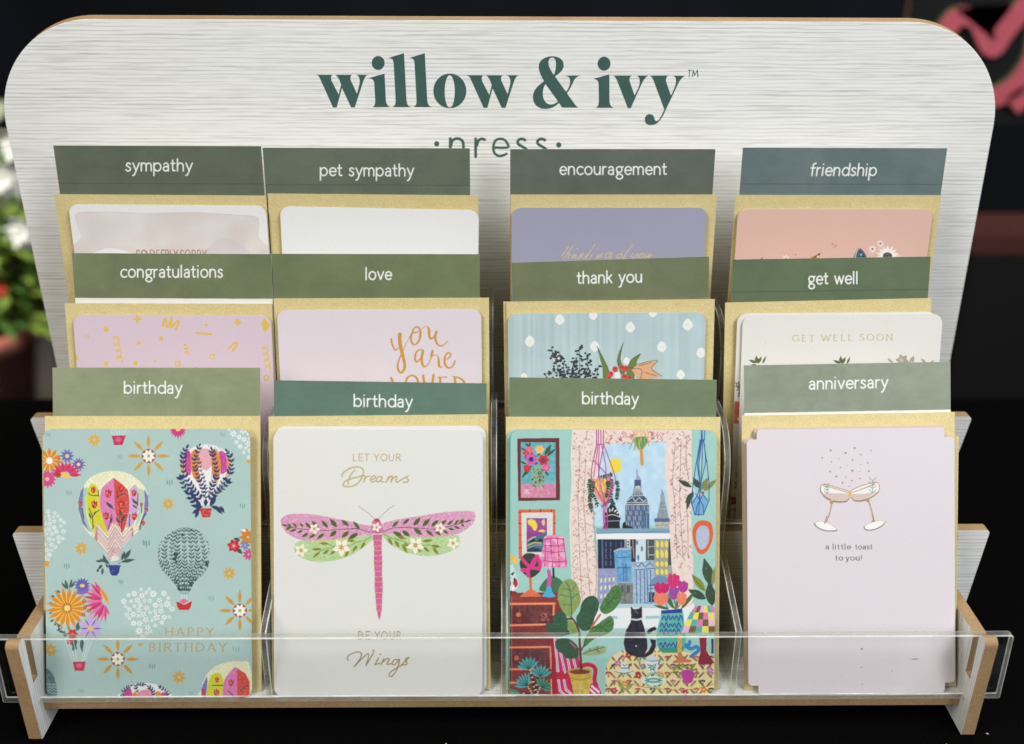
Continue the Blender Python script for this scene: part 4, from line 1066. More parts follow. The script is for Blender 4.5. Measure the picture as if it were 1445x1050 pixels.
# ---- white card with the dragonfly
def wing(cv, pts, c, g):
    cv.poly(pts, c, smooth=True); cv.tex(pts, g[0], .5, 14, True); cv.glitter(pts, .10, [g[1], g[2], (250, 240, 244)])
def blossom(cv, x, y, r, rot=0):
    cv.petals(x, y, 5, r * .15, r * .95, r * .72, (246, 240, 216), rot); cv.petals(x, y, 6, 0, r * .45, r * .14, (190, 110, 50), rot + 20); cv.ell(x, y, r * .14, col=(214, 150, 70))
def dragonfly_card():
    cv = Canvas(382, 598, 690, 988, (229, 228, 222), 3.2, 31)
    cv.mottle(.008, 40)
    cv.zoom(11.115, 470, 630)
    lettering(cv, 'LET', 312, 566, 218, 104, 15, (200, 178, 128), CAP, .18, foil=.35); lettering(cv, 'YOUR', 645, 1055, 218, 104, 15, (198, 176, 124), CAP, .20, foil=.35)
    G = (196, 184, 116); kw = dict(foil=.45)
    for P, w in (([(148, 465), (150, 425), (215, 365), (300, 325), (400, 315), (460, 340), (480, 400), (455, 480), (400, 560), (320, 610), (220, 625), (165, 605), (170, 565), (225, 520), (300, 495), (380, 475), (430, 460)], 22), ([(350, 360), (290, 425), (250, 510), (238, 580)], 20)):
        cv.line(P, w, (176, 152, 84), **kw); cv.line(P, w * .5, (216, 206, 144), **kw)
    G2 = (184, 160, 96)
    for P in ([(440, 455), (505, 455), (480, 555)], [(490, 520), (530, 470), (580, 455)], [(590, 520), (650, 495), (665, 460), (620, 460), (590, 510), (610, 550), (670, 530)], [(760, 470), (715, 465), (680, 510), (700, 550), (750, 520), (775, 470), (755, 540), (800, 545)],
              [(830, 555), (880, 460)], [(845, 530), (900, 470), (935, 462), (910, 555)], [(920, 520), (975, 465), (1005, 470), (985, 530), (1010, 552), (1060, 520)], [(1060, 520), (1130, 480), (1180, 455), (1150, 480), (1185, 520), (1150, 555), (1100, 550)]):
        cv.line(P, 19, G2, **kw); cv.line(P, 8, (212, 196, 134), **kw)
    cv.zoom(9.323, 385, 700)
    PK, PKG = (216, 142, 178), [(226, 166, 196), (244, 200, 220), (190, 104, 156)]
    GN, GNG = (178, 208, 138), [(158, 200, 110), (220, 236, 190), (140, 190, 110)]
    wing(cv, [(285, 690), (300, 620), (360, 580), (480, 570), (700, 560), (950, 545), (1150, 520), (1310, 505), (1310, 560), (1200, 660), (1050, 760), (850, 830), (650, 858), (500, 845), (380, 800), (305, 745)], GN, GNG)
    wing(cv, [(108, 330), (125, 280), (190, 238), (330, 222), (520, 232), (750, 270), (1000, 320), (1200, 370), (1310, 385), (1310, 495), (1180, 510), (950, 545), (700, 570), (500, 580), (350, 560), (220, 500), (140, 420)], PK, PKG)
    cv.tex([(500, 575), (1100, 530), (1100, 570), (500, 600)], (216, 200, 80), .7, 10)
    cv.line([(1285, 470), (1130, 425), (1040, 420), (850, 432), (660, 445), (480, 435), (330, 415), (200, 390)], 9, (96, 62, 62))
    DG = (78, 98, 40)
    for a in ((1145, 430, 140, 52, 232), (1000, 385, 130, 56, 220), (845, 400, 145, 66, 230), (725, 405, 125, 56, 228), (605, 410, 130, 60, 225), (505, 410, 110, 50, 222), (410, 395, 80, 34, 220), (320, 400, 80, 34, 225), (245, 395, 70, 34, 220), (1120, 480, 150, 66, 148), (1000, 455, 130, 60, 138), (840, 450, 120, 64, 140), (680, 480, 130, 48, 142), (570, 490, 110, 44, 150), (470, 480, 100, 44, 150), (395, 445, 80, 36, 155), (320, 430, 100, 36, 165), (260, 400, 90, 30, 170), (200, 385, 90, 30, 195), (230, 410, 60, 30, 150)): cv.leaf(*a, DG)
    blossom(cv, 550, 420, 70, 10); blossom(cv, 375, 705, 84, 0)
    cv.line([(1300, 525), (1220, 570), (1100, 600), (980, 660)], 8, (112, 120, 30)); cv.line([(820, 665), (700, 685), (600, 730)], 8, (112, 120, 30)); cv.line([(820, 660), (720, 620)], 8, (112, 120, 30))
    OL = (134, 132, 32)
    for a in ((740, 620, 130, 42, 185), (640, 690, 130, 44, 180), (620, 725, 120, 40, 140), (740, 700, 100, 44, 145), (830, 700, 100, 42, 140), (1000, 700, 110, 46, 118), (1110, 640, 110, 44, 125), (1215, 590, 120, 42, 120), (1080, 580, 110, 40, 182)): cv.leaf(*a, OL)
    blossom(cv, 905, 665, 112, 18)
    cv.zoom(9.03, 520, 700)
    wing(cv, [(165, 470), (300, 485), (500, 505), (700, 510), (900, 500), (1120, 485), (1160, 530), (1165, 590), (1130, 650), (1000, 715), (850, 750), (680, 750), (500, 715), (350, 650), (230, 560)], GN, GNG)
    wing(cv, [(180, 350), (300, 305), (500, 268), (700, 240), (900, 205), (1120, 185), (1280, 182), (1350, 205), (1362, 260), (1330, 340), (1240, 420), (1120, 475), (900, 505), (700, 512), (480, 500), (300, 480), (180, 465)], PK, PKG)
    cv.line([(180, 445), (290, 405), (400, 390), (550, 395), (720, 405), (860, 415), (980, 390), (1080, 365), (1200, 325), (1290, 300)], 9, (96, 62, 62))
    for a in ((300, 385, 120, 44, 318), (440, 350, 110, 44, 320), (575, 365, 135, 62, 312), (690, 375, 140, 62, 315), (800, 380, 130, 56, 318), (915, 365, 110, 46, 318), (1005, 360, 100, 40, 322), (1090, 350, 90, 36, 320), (1170, 340, 70, 50, 310), (1220, 325, 110, 30, -18), (315, 445, 150, 62, 28), (430, 430, 130, 60, 38), (580, 405, 135, 64, 38), (735, 425, 125, 46, 40), (850, 430, 100, 46, 42), (950, 430, 80, 40, 30), (1015, 405, 90, 40, 10), (1090, 380, 90, 36, 18), (1180, 345, 60, 34, 40)): cv.leaf(*a, DG)
    blossom(cv, 912, 398, 64, 0); blossom(cv, 1078, 590, 76, 10)
    cv.line([(190, 475), (280, 520), (420, 560), (530, 610)], 8, (112, 120, 30)); cv.line([(680, 620), (800, 620), (860, 660)], 8, (112, 120, 30))
    for a in ((370, 510, 115, 44, 14), (250, 520, 120, 44, 62), (335, 555, 120, 46, 58), (430, 600, 140, 46, 62), (450, 600, 70, 34, 20), (690, 570, 135, 44, -8), (800, 625, 125, 42, 6), (820, 650, 115, 42, 50), (700, 640, 100, 42, 40), (600, 650, 100, 36, 35)): cv.leaf(*a, OL)
    blossom(cv, 600, 618, 104, 20)
    # body
    bd = [(60, 300), (80, 280), (120, 278), (145, 295), (165, 345), (188, 420), (180, 465), (45, 465), (35, 400), (45, 345)]
    cv.poly(bd, (206, 112, 160), smooth=True); cv.glitter(bd, .06, [(230, 150, 186)]); cv.poly([(75, 300), (105, 280), (140, 300), (110, 325)], (192, 70, 84), smooth=True); cv.poly([(80, 465), (105, 440), (140, 465)], (186, 54, 76))
    blossom(cv, 105, 388, 60, 0)
    cv.zoom(9.03, 520, 700)
    segs = [(50, 470, 62)] + [(0, 0, 0)]
    y = 478; wd = 60; cx = 116
    GB = (224, 184, 140)
    for i, hgt in enumerate((82, 70, 56, 68, 66, 66, 66, 70, 68, 70, 66, 74, 76, 80, 120)):
        wd = (60, 54, 50, 52, 54, 55, 52, 48, 52, 54, 52, 46, 40, 36, 26)[i]
        x = cx + i * 1.5
        P = [(x - wd, y + 8), (x - wd * .9, y), (x + wd * .9, y), (x + wd, y + 8), (x + wd * .94, y + hgt - 8), (x + wd * .7, y + hgt), (x - wd * .7, y + hgt), (x - wd * .94, y + hgt - 8)] if i < 14 else [(x - wd, y), (x + wd, y), (x + wd * .7, y + 70), (x, y + hgt), (x - wd * .7, y + 70)]
        cv.poly(P, (204, 88, 142)); cv.tex(P, (222, 124, 168), .6, 5); cv.glitter(P, .05, [(236, 170, 196)], False)
        if i < 14: cv.line([(x - wd, y + hgt - 3), (x, y + hgt + 3), (x + wd, y + hgt - 3)], 15, GB, foil=.2)
        y += hgt
    cv.line([(70, 280), (20, 225), (-80, 155), (-125, 120)], 6, (150, 118, 66), foil=.3); cv.line([(130, 280), (190, 220), (260, 155), (330, 110)], 6, (150, 118, 66), foil=.3)
    cv.zoom(4.2, 370, 760)
    lettering(cv, 'BE', 566, 640, 592, 44, 5, (152, 136, 110), CAP, .2); lettering(cv, 'YOUR', 668, 820, 592, 44, 5, (152, 136, 110), CAP, .25)
    WG = (166, 142, 92)
    for P in ([(510, 718), (505, 700), (530, 680), (570, 668), (588, 680), (580, 710), (545, 757)], [(545, 757), (600, 700), (630, 680), (622, 730), (615, 750)], [(615, 750), (650, 690), (662, 662), (655, 658)], [(668, 745), (690, 705)], [(668, 745), (700, 735)],
              [(705, 745), (722, 708)], [(712, 730), (740, 708), (752, 712), (740, 742), (765, 738)], [(815, 715), (785, 715), (770, 738), (785, 745), (812, 715), (800, 770), (770, 812), (752, 808), (765, 785), (830, 745)], [(826, 746), (850, 722), (870, 702), (852, 708), (846, 718), (858, 730), (854, 744), (834, 746)]):
        cv.line(P, 6.5, WG, foil=.4)
    cv.ell(700, 684, 5, col=WG)
    return cv
card('front', (388, 601.5), (685.5, 600.6), .25, Canvas(380, 590, 690, 610, (226, 225, 219)), 'white card directly behind the dragonfly card, only its edge showing')
card('front', (386.5, 605.9), (681.5, 606.7), .52, dragonfly_card(), 'white card with a pink and green glitter dragonfly', bow=.12, xf=(0, 99), yf=(.4, 99))
# ---- card printed with a painted city room
def dashes(cv, x0, y0, x1, y1, n, col, L=22, w=5, seed=1):
    rs = random.Random(seed)
    for _ in range(n):
        x, y = rs.uniform(x0, x1), rs.uniform(y0, y1); t = rs.choice((40, 55, 125, 140)) + rs.uniform(-12, 12)
        cv.line([(x, y), (x + L * math.cos(R(t)), y + L * math.sin(R(t)))], w, col, False)
def room_card():
    cv = Canvas(708, 600, 1020, 992, (160, 204, 193), 3.2, 41)
    cv.mottle(.04, 40); cv.mottle(.03, 6)
    # window: sky, city, frame
    cv.zoom(7.5, 850, 600)
    cv.rect(-110, 180, 720, 1060, (182, 214, 234)); cv.tex([(-110, 180), (720, 180), (720, 1060), (-110, 1060)], (206, 228, 240), .7, 60)
    cv.poly([(72, 370), (120, 348), (185, 360), (190, 470), (150, 498), (90, 480)], (240, 216, 62), smooth=True)
    NB, GRY, CR = (62, 86, 124), (146, 156, 164), (214, 214, 200)
    cv.line([(360, 465), (366, 560)], 12, GRY, False); cv.poly([(345, 580), (352, 540), (372, 520), (398, 550), (402, 580)], (160, 164, 190)); cv.rect(334, 575, 405, 650, NB)
    cv.poly([(334, 650), (405, 650), (425, 730), (470, 775), (478, 830), (250, 832), (258, 790), (310, 730)], NB)
    for k in range(-3, 4): cv.line([(370 + k * 6, 640), (372 + k * 20, 730)], 6, CR, False)
    cv.line([(300, 742), (440, 738)], 7, CR, False); cv.line([(262, 792), (315, 755), (345, 800), (385, 760), (430, 800), (470, 780)], 7, CR, False); cv.line([(250, 815), (478, 808)], 7, CR, False)
    cv.rect(238, 832, 492, 1110, (86, 108, 142))
    for k in range(13):
        x = 250 + k * 19
        for y in (850, 905, 960, 1015, 1065): cv.line([(x, y), (x + 2, y + 38)], 6, (188, 196, 202) if (k + y) % 3 else NB, False)
    cv.line([(238, 835), (492, 830)], 8, CR, False); cv.line([(312, 835), (316, 1100)], 6, NB, False); cv.line([(418, 850), (428, 1100)], 8, NB, False); cv.rect(440, 925, 494, 1100, (70, 100, 140)); cv.line([(465, 935), (465, 1100)], 6, (150, 180, 200), False)
    cv.poly([(625, 660), (650, 730), (660, 800), (700, 980), (570, 985), (610, 800), (612, 740)], (134, 144, 150)); cv.tex([(625, 660), (660, 800), (700, 980), (570, 985), (610, 800)], (176, 182, 186), .6, 14)
    cv.rect(545, 980, 715, 1018, (82, 104, 134)); cv.rect(555, 1018, 710, 1100, (190, 190, 176)); cv.line([(560, 1050), (705, 1050)], 7, (128, 130, 124), False); cv.tex([(555, 1018), (710, 1018), (710, 1100), (555, 1100)], (140, 144, 150), .7, 12)
    DKB = (28, 30, 40)
    cv.poly([(-10, 1110), (30, 1000), (20, 930), (50, 880), (100, 800), (140, 860), (175, 930), (170, 970), (195, 970), (180, 1010), (185, 1110)], DKB)
    for k in range(5): cv.leaf(50 + k * 24, 905 - abs(k - 2) * -12, 46, 18, 250 + k * 20, (222, 222, 214))
    cv.line([(30, 960), (100, 940), (170, 960)], 8, (206, 206, 200)); cv.line([(40, 1010), (170, 1005)], 9, (150, 154, 160), False)
    cv.poly([(205, 1110), (210, 1030), (240, 1010), (250, 1050), (330, 1080), (340, 1110)], DKB)
    # window bar and lower panes
    cv.zoom(7.5, 830, 720)
    cv.rect(80, 185, 870, 240, (128, 164, 184)); cv.rect(80, 236, 880, 304, (238, 238, 236)); cv.line([(90, 240), (870, 214)], 9, (102, 142, 166), False)
    cv.rect(95, 300, 890, 1010, (150, 172, 190))
    cv.rect(100, 300, 380, 610, (36, 40, 66))
    for x in (145, 185, 235, 290, 345):
        for y in (330, 400, 460, 530): cv.line([(x, y), (x + 2, y + 44)], 11, (86, 108, 146) if (x + y) % 2 else (60, 76, 112), False)
    cv.line([(146, 310), (150, 600)], 16, (84, 106, 144), False); cv.line([(126, 310), (128, 600)], 8, (20, 22, 40), False)
    cv.rect(395, 300, 500, 540, (44, 40, 50)); cv.rect(402, 300, 440, 384, (206, 206, 198)); cv.rect(412, 318, 430, 334, (40, 40, 46)); cv.rect(412, 350, 430, 364, (40, 40, 46)); cv.line([(470, 310), (480, 500)], 9, (196, 150, 160), False)
    cv.poly([(270, 420), (380, 390), (455, 395), (450, 745), (300, 755), (280, 600)], (88, 154, 200)); cv.tex([(270, 420), (455, 395), (450, 745), (300, 755)], (130, 184, 216), .7, 18)
    cv.line([(275, 425), (345, 400), (400, 405), (450, 385)], 16, (190, 186, 188)); cv.line([(290, 495), (440, 490)], 7, NB); cv.line([(300, 602), (448, 598)], 7, NB)
    cv.line([(365, 550), (372, 745)], 6, NB, False); cv.line([(395, 550), (402, 745)], 6, NB, False)
    for k in range(9): cv.line([(366, 565 + k * 21), (400, 563 + k * 21)], 5, NB, False)
    cv.rect(500, 300, 605, 560, (206, 222, 230))
    for a in ((515, 335, 12, 26), (566, 400, 14, 30), (526, 495, 13, 34)): cv.ell(*a, (98, 142, 166))
    cv.rect(605, 300, 700, 520, (74, 84, 84)); cv.line([(630, 310), (632, 500)], 7, (188, 190, 184), False); cv.line([(632, 380), (700, 374)], 7, (188, 190, 184), False); cv.line([(632, 466), (698, 464)], 7, (188, 190, 184), False)
    cv.rect(698, 295, 850, 690, (160, 158, 152))
    for y, h in ((352, 36), (455, 46), (562, 28), (645, 32)):
        for x in (728, 778, 824): cv.ell(x, y, 17, h, (238, 220, 70), rot=-4)
    cv.poly([(850, 295), (880, 295), (890, 490), (895, 580), (840, 575)], (64, 76, 78)); cv.rect(850, 575, 900, 700, (150, 160, 172))
    cv.rect(100, 615, 300, 1000, (146, 150, 190)); cv.tex([(100, 615), (300, 615), (300, 1000), (100, 1000)], (170, 172, 206), .6, 20)
    for y, n in ((735, 4), (815, 4), (905, 3)):
        for k in range(n): cv.ell(135 + k * 44, y - k * 4, 9, 26, (232, 232, 170), rot=6)
    cv.rect(310, 765, 470, 990, (118, 122, 118)); cv.tex([(310, 765), (470, 765), (470, 990), (310, 990)], (156, 158, 150), .7, 12); cv.line([(385, 780), (390, 980)], 7, (72, 76, 76), False); cv.line([(320, 870), (465, 866)], 6, (80, 84, 84), False); cv.rect(345, 790, 372, 860, (84, 90, 90)); cv.rect(405, 790, 440, 860, (84, 90, 90))
    cv.poly([(455, 560), (500, 540), (660, 535), (700, 560), (695, 990), (490, 990)], (150, 180, 206)); cv.tex([(455, 560), (700, 540), (695, 990), (490, 990)], (190, 208, 224), .7, 16)
    cv.line([(490, 560), (525, 595), (560, 550), (602, 592), (650, 548), (690, 590)], 8, NB, False); cv.line([(490, 625), (700, 605)], 8, NB, False)
    for x in (505, 545, 590, 620, 655): cv.line([(x, 625), (x + 8, 985)], 9, (66, 96, 140), False)
    cv.poly([(650, 790), (690, 710), (750, 684), (820, 700), (840, 740), (830, 800)], (112, 142, 176), smooth=True); cv.line([(640, 790), (760, 775)], 9, NB, False); cv.line([(630, 825), (740, 812)], 8, NB, False); cv.rect(640, 860, 700, 965, (52, 62, 100)); cv.line([(662, 870), (668, 960)], 8, (120, 150, 190), False)
    cv.rect(60, 985, 1120, 1260, (230, 233, 233)); cv.rect(60, 985, 900, 1030, (182, 208, 214))
    # curtains
    CU, CU2, DS = (234, 212, 200), (240, 224, 216), (154, 70, 84)
    cv.zoom(7.5, 710, 600)
    cv.poly([(735, 40), (1060, 40), (1050, 200), (1000, 420), (960, 700), (955, 900), (960, 1200), (1000, 1500), (990, 1900), (820, 1900), (740, 1750), (720, 1500), (705, 1000), (710, 800), (725, 600), (718, 300)], CU)
    cv.tex([(735, 40), (1060, 40), (955, 900), (990, 1900), (820, 1900), (705, 1000), (725, 600)], CU2, .8, 30)
    for P in ([(810, 240), (800, 500), (790, 800), (795, 1050), (810, 1400), (835, 1850)], [(870, 350), (860, 600), (848, 800), (866, 1050), (885, 1400), (925, 1850)], [(945, 780), (955, 1000), (970, 1200), (985, 1500), (975, 1850)], [(885, 60), (870, 150)]): cv.line(P, 6, (176, 136, 130))
    cv.line([(735, 40), (718, 300), (725, 600), (705, 1000), (722, 1500), (735, 1700)], 7, (246, 230, 206))
    dashes(cv, 740, 60, 940, 800, 120, DS, 22, 5, 1); dashes(cv, 730, 830, 980, 1780, 190, (150, 80, 92), 18, 5, 2)
    cv.zoom(7.5, 850, 600)
    cv.poly([(10, 40), (940, 40), (940, 140), (690, 170), (560, 170), (300, 175), (10, 205)], (238, 210, 200)); dashes(cv, 20, 55, 330, 190, 40, DS, 30, 6, 3); dashes(cv, 480, 60, 700, 160, 26, DS, 30, 6, 4)
    rc = [(690, 160), (760, 40), (940, 40), (938, 300), (945, 500), (935, 800), (938, 1080), (960, 1500), (950, 1900), (800, 1950), (730, 1500), (705, 1060), (715, 900), (690, 700), (668, 400)]
    cv.poly(rc, CU); cv.tex(rc, CU2, .7, 30); cv.line([(685, 170), (668, 400), (690, 680), (712, 900)], 18, (240, 214, 192))
    for P in ([(768, 190), (745, 450), (740, 620), (760, 800), (770, 1050), (790, 1400)], [(830, 160), (820, 450), (815, 800), (830, 1050), (850, 1400)], [(890, 110), (880, 350), (905, 550)], [(890, 900), (900, 1060), (905, 1400)]): cv.line(P, 7, (172, 132, 126))
    dashes(cv, 715, 60, 925, 520, 60, (160, 96, 106), 26, 6, 5); dashes(cv, 720, 500, 930, 1050, 55, (158, 76, 110), 30, 6, 6); dashes(cv, 740, 1050, 940, 1500, 50, (158, 84, 112), 26, 6, 7)
    # upper left picture
    cv.zoom(7.5, 710, 600)
    cv.poly([(148, 138), (592, 132), (600, 790), (158, 796)], (106, 40, 44)); cv.poly([(186, 178), (553, 178), (556, 762), (186, 762)], (92, 170, 182)); cv.tex([(186, 178), (553, 178), (556, 615), (186, 615)], (122, 190, 190), .7, 30)
    cv.poly([(186, 618), (556, 612), (556, 762), (186, 762)], (206, 130, 158)); cv.tex([(186, 618), (556, 612), (556, 762), (186, 762)], (226, 166, 186), .6, 18); cv.tex([(215, 670), (280, 670), (280, 720), (215, 720)], (240, 214, 222), .9, 8)
    for a in ((280, 225, 60, 30, 215), (285, 225, 50, 26, 265), (350, 330, 200, 36, 210), (440, 310, 130, 50, -58), (460, 320, 120, 36, -38), (360, 330, 110, 30, 300), (300, 420, 170, 50, 128), (440, 480, 70, 26, 50), (250, 410, 80, 26, 205), (260, 380, 70, 24, 235), (370, 400, 90, 30, 180)): cv.leaf(*a, (62, 84, 50))
    cv.petals(385, 255, 6, 6, 46, 46, (240, 192, 110)); cv.ell(385, 250, 10, col=(226, 160, 80)); cv.petals(275, 260, 5, 6, 42, 44, (226, 104, 116)); cv.petals(240, 295, 4, 4, 36, 36, (212, 52, 74)); cv.petals(250, 450, 5, 4, 42, 44, (206, 44, 48))
    cv.petals(295, 358, 6, 6, 62, 66, (214, 88, 168)); cv.ell(295, 358, 27, col=(80, 50, 150)); cv.ell(295, 358, 14, col=(30, 36, 90)); cv.petals(425, 365, 6, 6, 58, 62, (208, 44, 52)); cv.ell(422, 370, 22, col=(30, 36, 84)); cv.ell(422, 370, 11, col=(70, 110, 170))
    cv.petals(455, 445, 6, 4, 42, 44, (222, 90, 150)); cv.ell(455, 445, 18, col=(238, 140, 180)); cv.ell(452, 442, 8, col=(210, 60, 130))
    vs = [(345, 425), (395, 425), (425, 470), (440, 540), (425, 620), (365, 652), (310, 620), (295, 540), (315, 470)]
    cv.poly(vs, (142, 172, 144), smooth=True)
    for k in range(34):
        x, y = cv.rs.uniform(312, 418), cv.rs.uniform(445, 635); cv.leaf(x, y, 30, 10, cv.rs.choice((55, 125)), (34, 42, 34))
    # lower left picture, globe, lamp, candle, dresser
    cv.zoom(7.5, 710, 710)
    cv.poly([(160, 62), (552, 58), (552, 340), (545, 560), (165, 580)], (222, 102, 66)); cv.poly([(192, 96), (524, 90), (522, 560), (200, 560)], (226, 224, 218)); cv.tex([(192, 96), (524, 90), (522, 560), (200, 560)], (206, 206, 202), .6, 14)
    for P in ([(280, 62), (282, 90)], [(395, 60), (395, 88)], [(508, 60), (512, 86)], [(165, 210), (192, 208)], [(165, 330), (192, 330)], [(168, 468), (196, 466)], [(526, 205), (552, 205)], [(165, 90), (190, 92)], [(170, 572), (196, 574)]): cv.line(P, 8, (104, 40, 34), False)
    cv.rect(248, 152, 464, 512, (150, 62, 140)); cv.tex([(248, 152), (464, 152), (464, 300), (248, 300)], (186, 110, 170), .6, 10)
    cv.poly([(262, 175), (310, 165), (345, 190), (360, 250), (330, 285), (300, 240), (268, 215)], (240, 214, 70), smooth=True); cv.poly([(370, 290), (410, 270), (440, 285), (430, 302)], (240, 214, 70), smooth=True); cv.poly([(405, 185), (435, 165), (440, 215), (420, 230)], (232, 190, 150), smooth=True)
    cv.poly([(256, 400), (300, 350), (350, 345), (400, 330), (464, 300), (464, 512), (256, 512)], (60, 112, 136)); cv.line([(260, 390), (310, 360), (340, 350)], 12, (196, 190, 160)); cv.poly([(270, 410), (320, 365), (350, 395), (400, 365), (430, 400), (380, 400), (330, 420)], (28, 32, 44)); cv.line([(260, 440), (330, 410), (400, 420)], 16, (190, 170, 110)); cv.line([(260, 470), (330, 440), (410, 440)], 12, (150, 150, 110)); cv.poly([(256, 512), (256, 480), (320, 460), (400, 480), (400, 512)], (40, 52, 84))
    # dresser
    cv.zoom(7.24, 710, 840)
    MR, MD = (124, 46, 44), (92, 40, 46)
    cv.poly([(50, -95), (150, -30), (560, -40), (640, 180), (520, 400), (510, 1030), (50, 1030)], MR); cv.poly([(95, -10), (560, -20), (590, 130), (80, 70), (60, 20)], (136, 52, 46))
    cv.tex([(50, -40), (560, -40), (520, 400), (510, 1030), (50, 1030)], (146, 66, 56), .5, 24)
    cv.rect(48, -60, 84, 900, (104, 32, 44)); cv.line([(86, 0), (88, 920)], 5, (190, 130, 110), False)
    for y0, y1, xr in ((95, 285, 505), (540, 735, 470)):
        cv.rect(92, y0, xr, y1, MD); cv.tex([(92, y0), (xr, y0), (xr, y1), (92, y1)], (128, 70, 66), .6, 26); 
    cv.tex([(380, 160), (470, 160), (470, 250), (370, 260)], (190, 110, 96), .8, 12)
    def beads(x0, y0, x1, y1):
        cv.line([(x0, y0), (x1, y1)], 26, (214, 96, 70), False); n = int(math.hypot(x1 - x0, y1 - y0) / 17)
        for i in range(n + 1): cv.ell(x0 + (x1 - x0) * i / n, y0 + (y1 - y0) * i / n, 6, 7, (242, 186, 140))
    beads(60, 82, 525, 78); beads(516, 90, 514, 190); beads(60, 302, 425, 292); beads(60, 528, 475, 522); beads(484, 530, 490, 740); beads(60, 752, 300, 748); beads(60, 890, 300, 884); beads(490, 860, 496, 1020)
    cv.ell(155, 192, 26, 24, (222, 110, 62)); cv.ell(135, 636, 25, 24, (214, 104, 66))
    cv.zoom(7.5, 710, 710)
    cv.poly([(390, 920), (420, 830), (500, 765), (580, 785), (640, 850), (600, 930)], (72, 112, 80), smooth=True)
    cv.line([(530, 680), (532, 770)], 22, (28, 40, 40), False)
    sh = [(440, 345), (540, 335), (640, 358), (655, 500), (675, 660), (590, 675), (420, 665), (405, 610), (400, 560), (420, 450)]
    cv.poly(sh, (226, 128, 180), smooth=True); cv.tex(sh, (240, 196, 222), .8, 24, True)
    for P in ([(440, 375), (540, 365), (640, 375)], [(418, 440), (530, 445), (645, 438)], [(410, 495), (530, 512), (655, 500)], [(420, 600), (540, 615), (665, 608)], [(440, 370), (445, 500), (440, 660)], [(500, 360), (510, 500), (522, 665)], [(570, 360), (585, 500), (592, 670)], [(632, 365), (655, 520), (668, 640)]): cv.line(P, 9, (200, 34, 84))
    gl = [(175, 640), (190, 575), (240, 525), (320, 525), (385, 570), (408, 640), (385, 720), (290, 782), (200, 720)]
    cv.poly(gl, (54, 62, 48), smooth=True)
    for P, w in (([(195, 575), (250, 640), (290, 660), (320, 600), (365, 550)], 34), ([(200, 700), (260, 700), (290, 660)], 40), ([(260, 700), (265, 760)], 40), ([(290, 670), (340, 680), (385, 690)], 36), ([(375, 580), (390, 640), (380, 690)], 34), ([(310, 690), (330, 640), (350, 600)], 18)): cv.line(P, w, (218, 56, 136))
    cv.poly([(270, 780), (302, 780), (304, 900), (400, 970), (390, 985), (180, 985), (180, 975), (280, 900)], (222, 106, 66)); cv.tex([(180, 980), (290, 900), (395, 980)], (236, 140, 90), .6, 14)
    cv.line([(478, 690), (490, 715)], 9, (70, 70, 76)); cv.line([(480, 715), (490, 770), (482, 880)], 40, (202, 88, 166)); cv.poly([(460, 878), (508, 878), (515, 930), (556, 980), (500, 992), (406, 980), (450, 930)], (70, 176, 216), smooth=False)
    cv.petals(75, 575, 5, 6, 42, 44, (238, 184, 60)); cv.ell(130, 600, 26, 42, (240, 196, 80)); cv.poly([(40, 660), (100, 640), (165, 830), (150, 900), (40, 930)], (206, 222, 222))
    for a in ((70, 745, 40, 22, 200), (80, 750, 50, 24, 330), (100, 760, 44, 22, 280), (60, 790, 40, 20, 250)): cv.leaf(*a, (40, 72, 58))
    cv.ell(66, 840, 18, 34, (190, 30, 50)); cv.ell(130, 840, 26, 44, (196, 38, 56)); cv.ell(70, 785, 10, 14, (30, 30, 40)); cv.ell(122, 800, 12, 18, (34, 30, 44)); cv.ell(105, 890, 16, 34, (240, 240, 236))
    # hanging planters
    MG = (182, 62, 142)
    cv.zoom(7.5, 710, 600)
    cv.poly([(925, 580), (1130, 560), (1150, 640), (1090, 830), (1050, 830), (960, 700)], (226, 150, 120), smooth=True)
    for k in range(10): cv.ell(960 + 19 * k, 590 + 40 * (k % 3), 12, 34, (240, 206, 90))
    VG = (44, 76, 52)
    for P in ([(930, 540), (905, 620), (920, 720), (915, 800), (930, 890)], [(960, 560), (940, 700), (975, 780), (990, 830)], [(1000, 540), (1060, 540), (1130, 520)], [(1130, 540), (1150, 640), (1140, 760), (1160, 830)], [(1180, 560), (1210, 640), (1200, 760)], [(1090, 560), (1110, 640), (1090, 740)], [(1030, 830), (1050, 850), (1110, 800)]): cv.spray(P, VG, 34, 22, 22, 7)
    for P in ([(985, 50), (985, 200)], [(1005, 50), (1003, 200)], [(1030, 50), (1032, 200)], [(1058, 50), (1055, 200)], [(990, 200), (1060, 200)], [(985, 210), (930, 520), (1000, 700), (1075, 830)], [(1000, 210), (955, 540)], [(1015, 210), (1010, 520), (1080, 840)], [(955, 370), (1110, 540), (1140, 640), (1090, 830)], [(1060, 210), (1020, 420), (1000, 560)], [(1040, 210), (1080, 420), (1085, 540)], [(1062, 210), (1180, 540), (1160, 640), (1095, 830)], [(1050, 830), (1110, 830)], [(1080, 840), (1070, 960), (1085, 1090)], [(1062, 860), (1056, 960), (1068, 1090)], [(1095, 850), (1098, 980), (1098, 1100)]): cv.line(P, 11, MG)
    cv.zoom(7.5, 850, 600)
    cv.poly([(330, 130), (470, 120), (465, 190), (420, 255), (385, 255), (340, 190)], (88, 156, 96), smooth=True)
    for k in range(8): cv.leaf(345 + k * 16, 120, 90, 16, 88, (60, 138, 130) if k % 2 else (150, 170, 60))
    YW = (226, 172, 56)
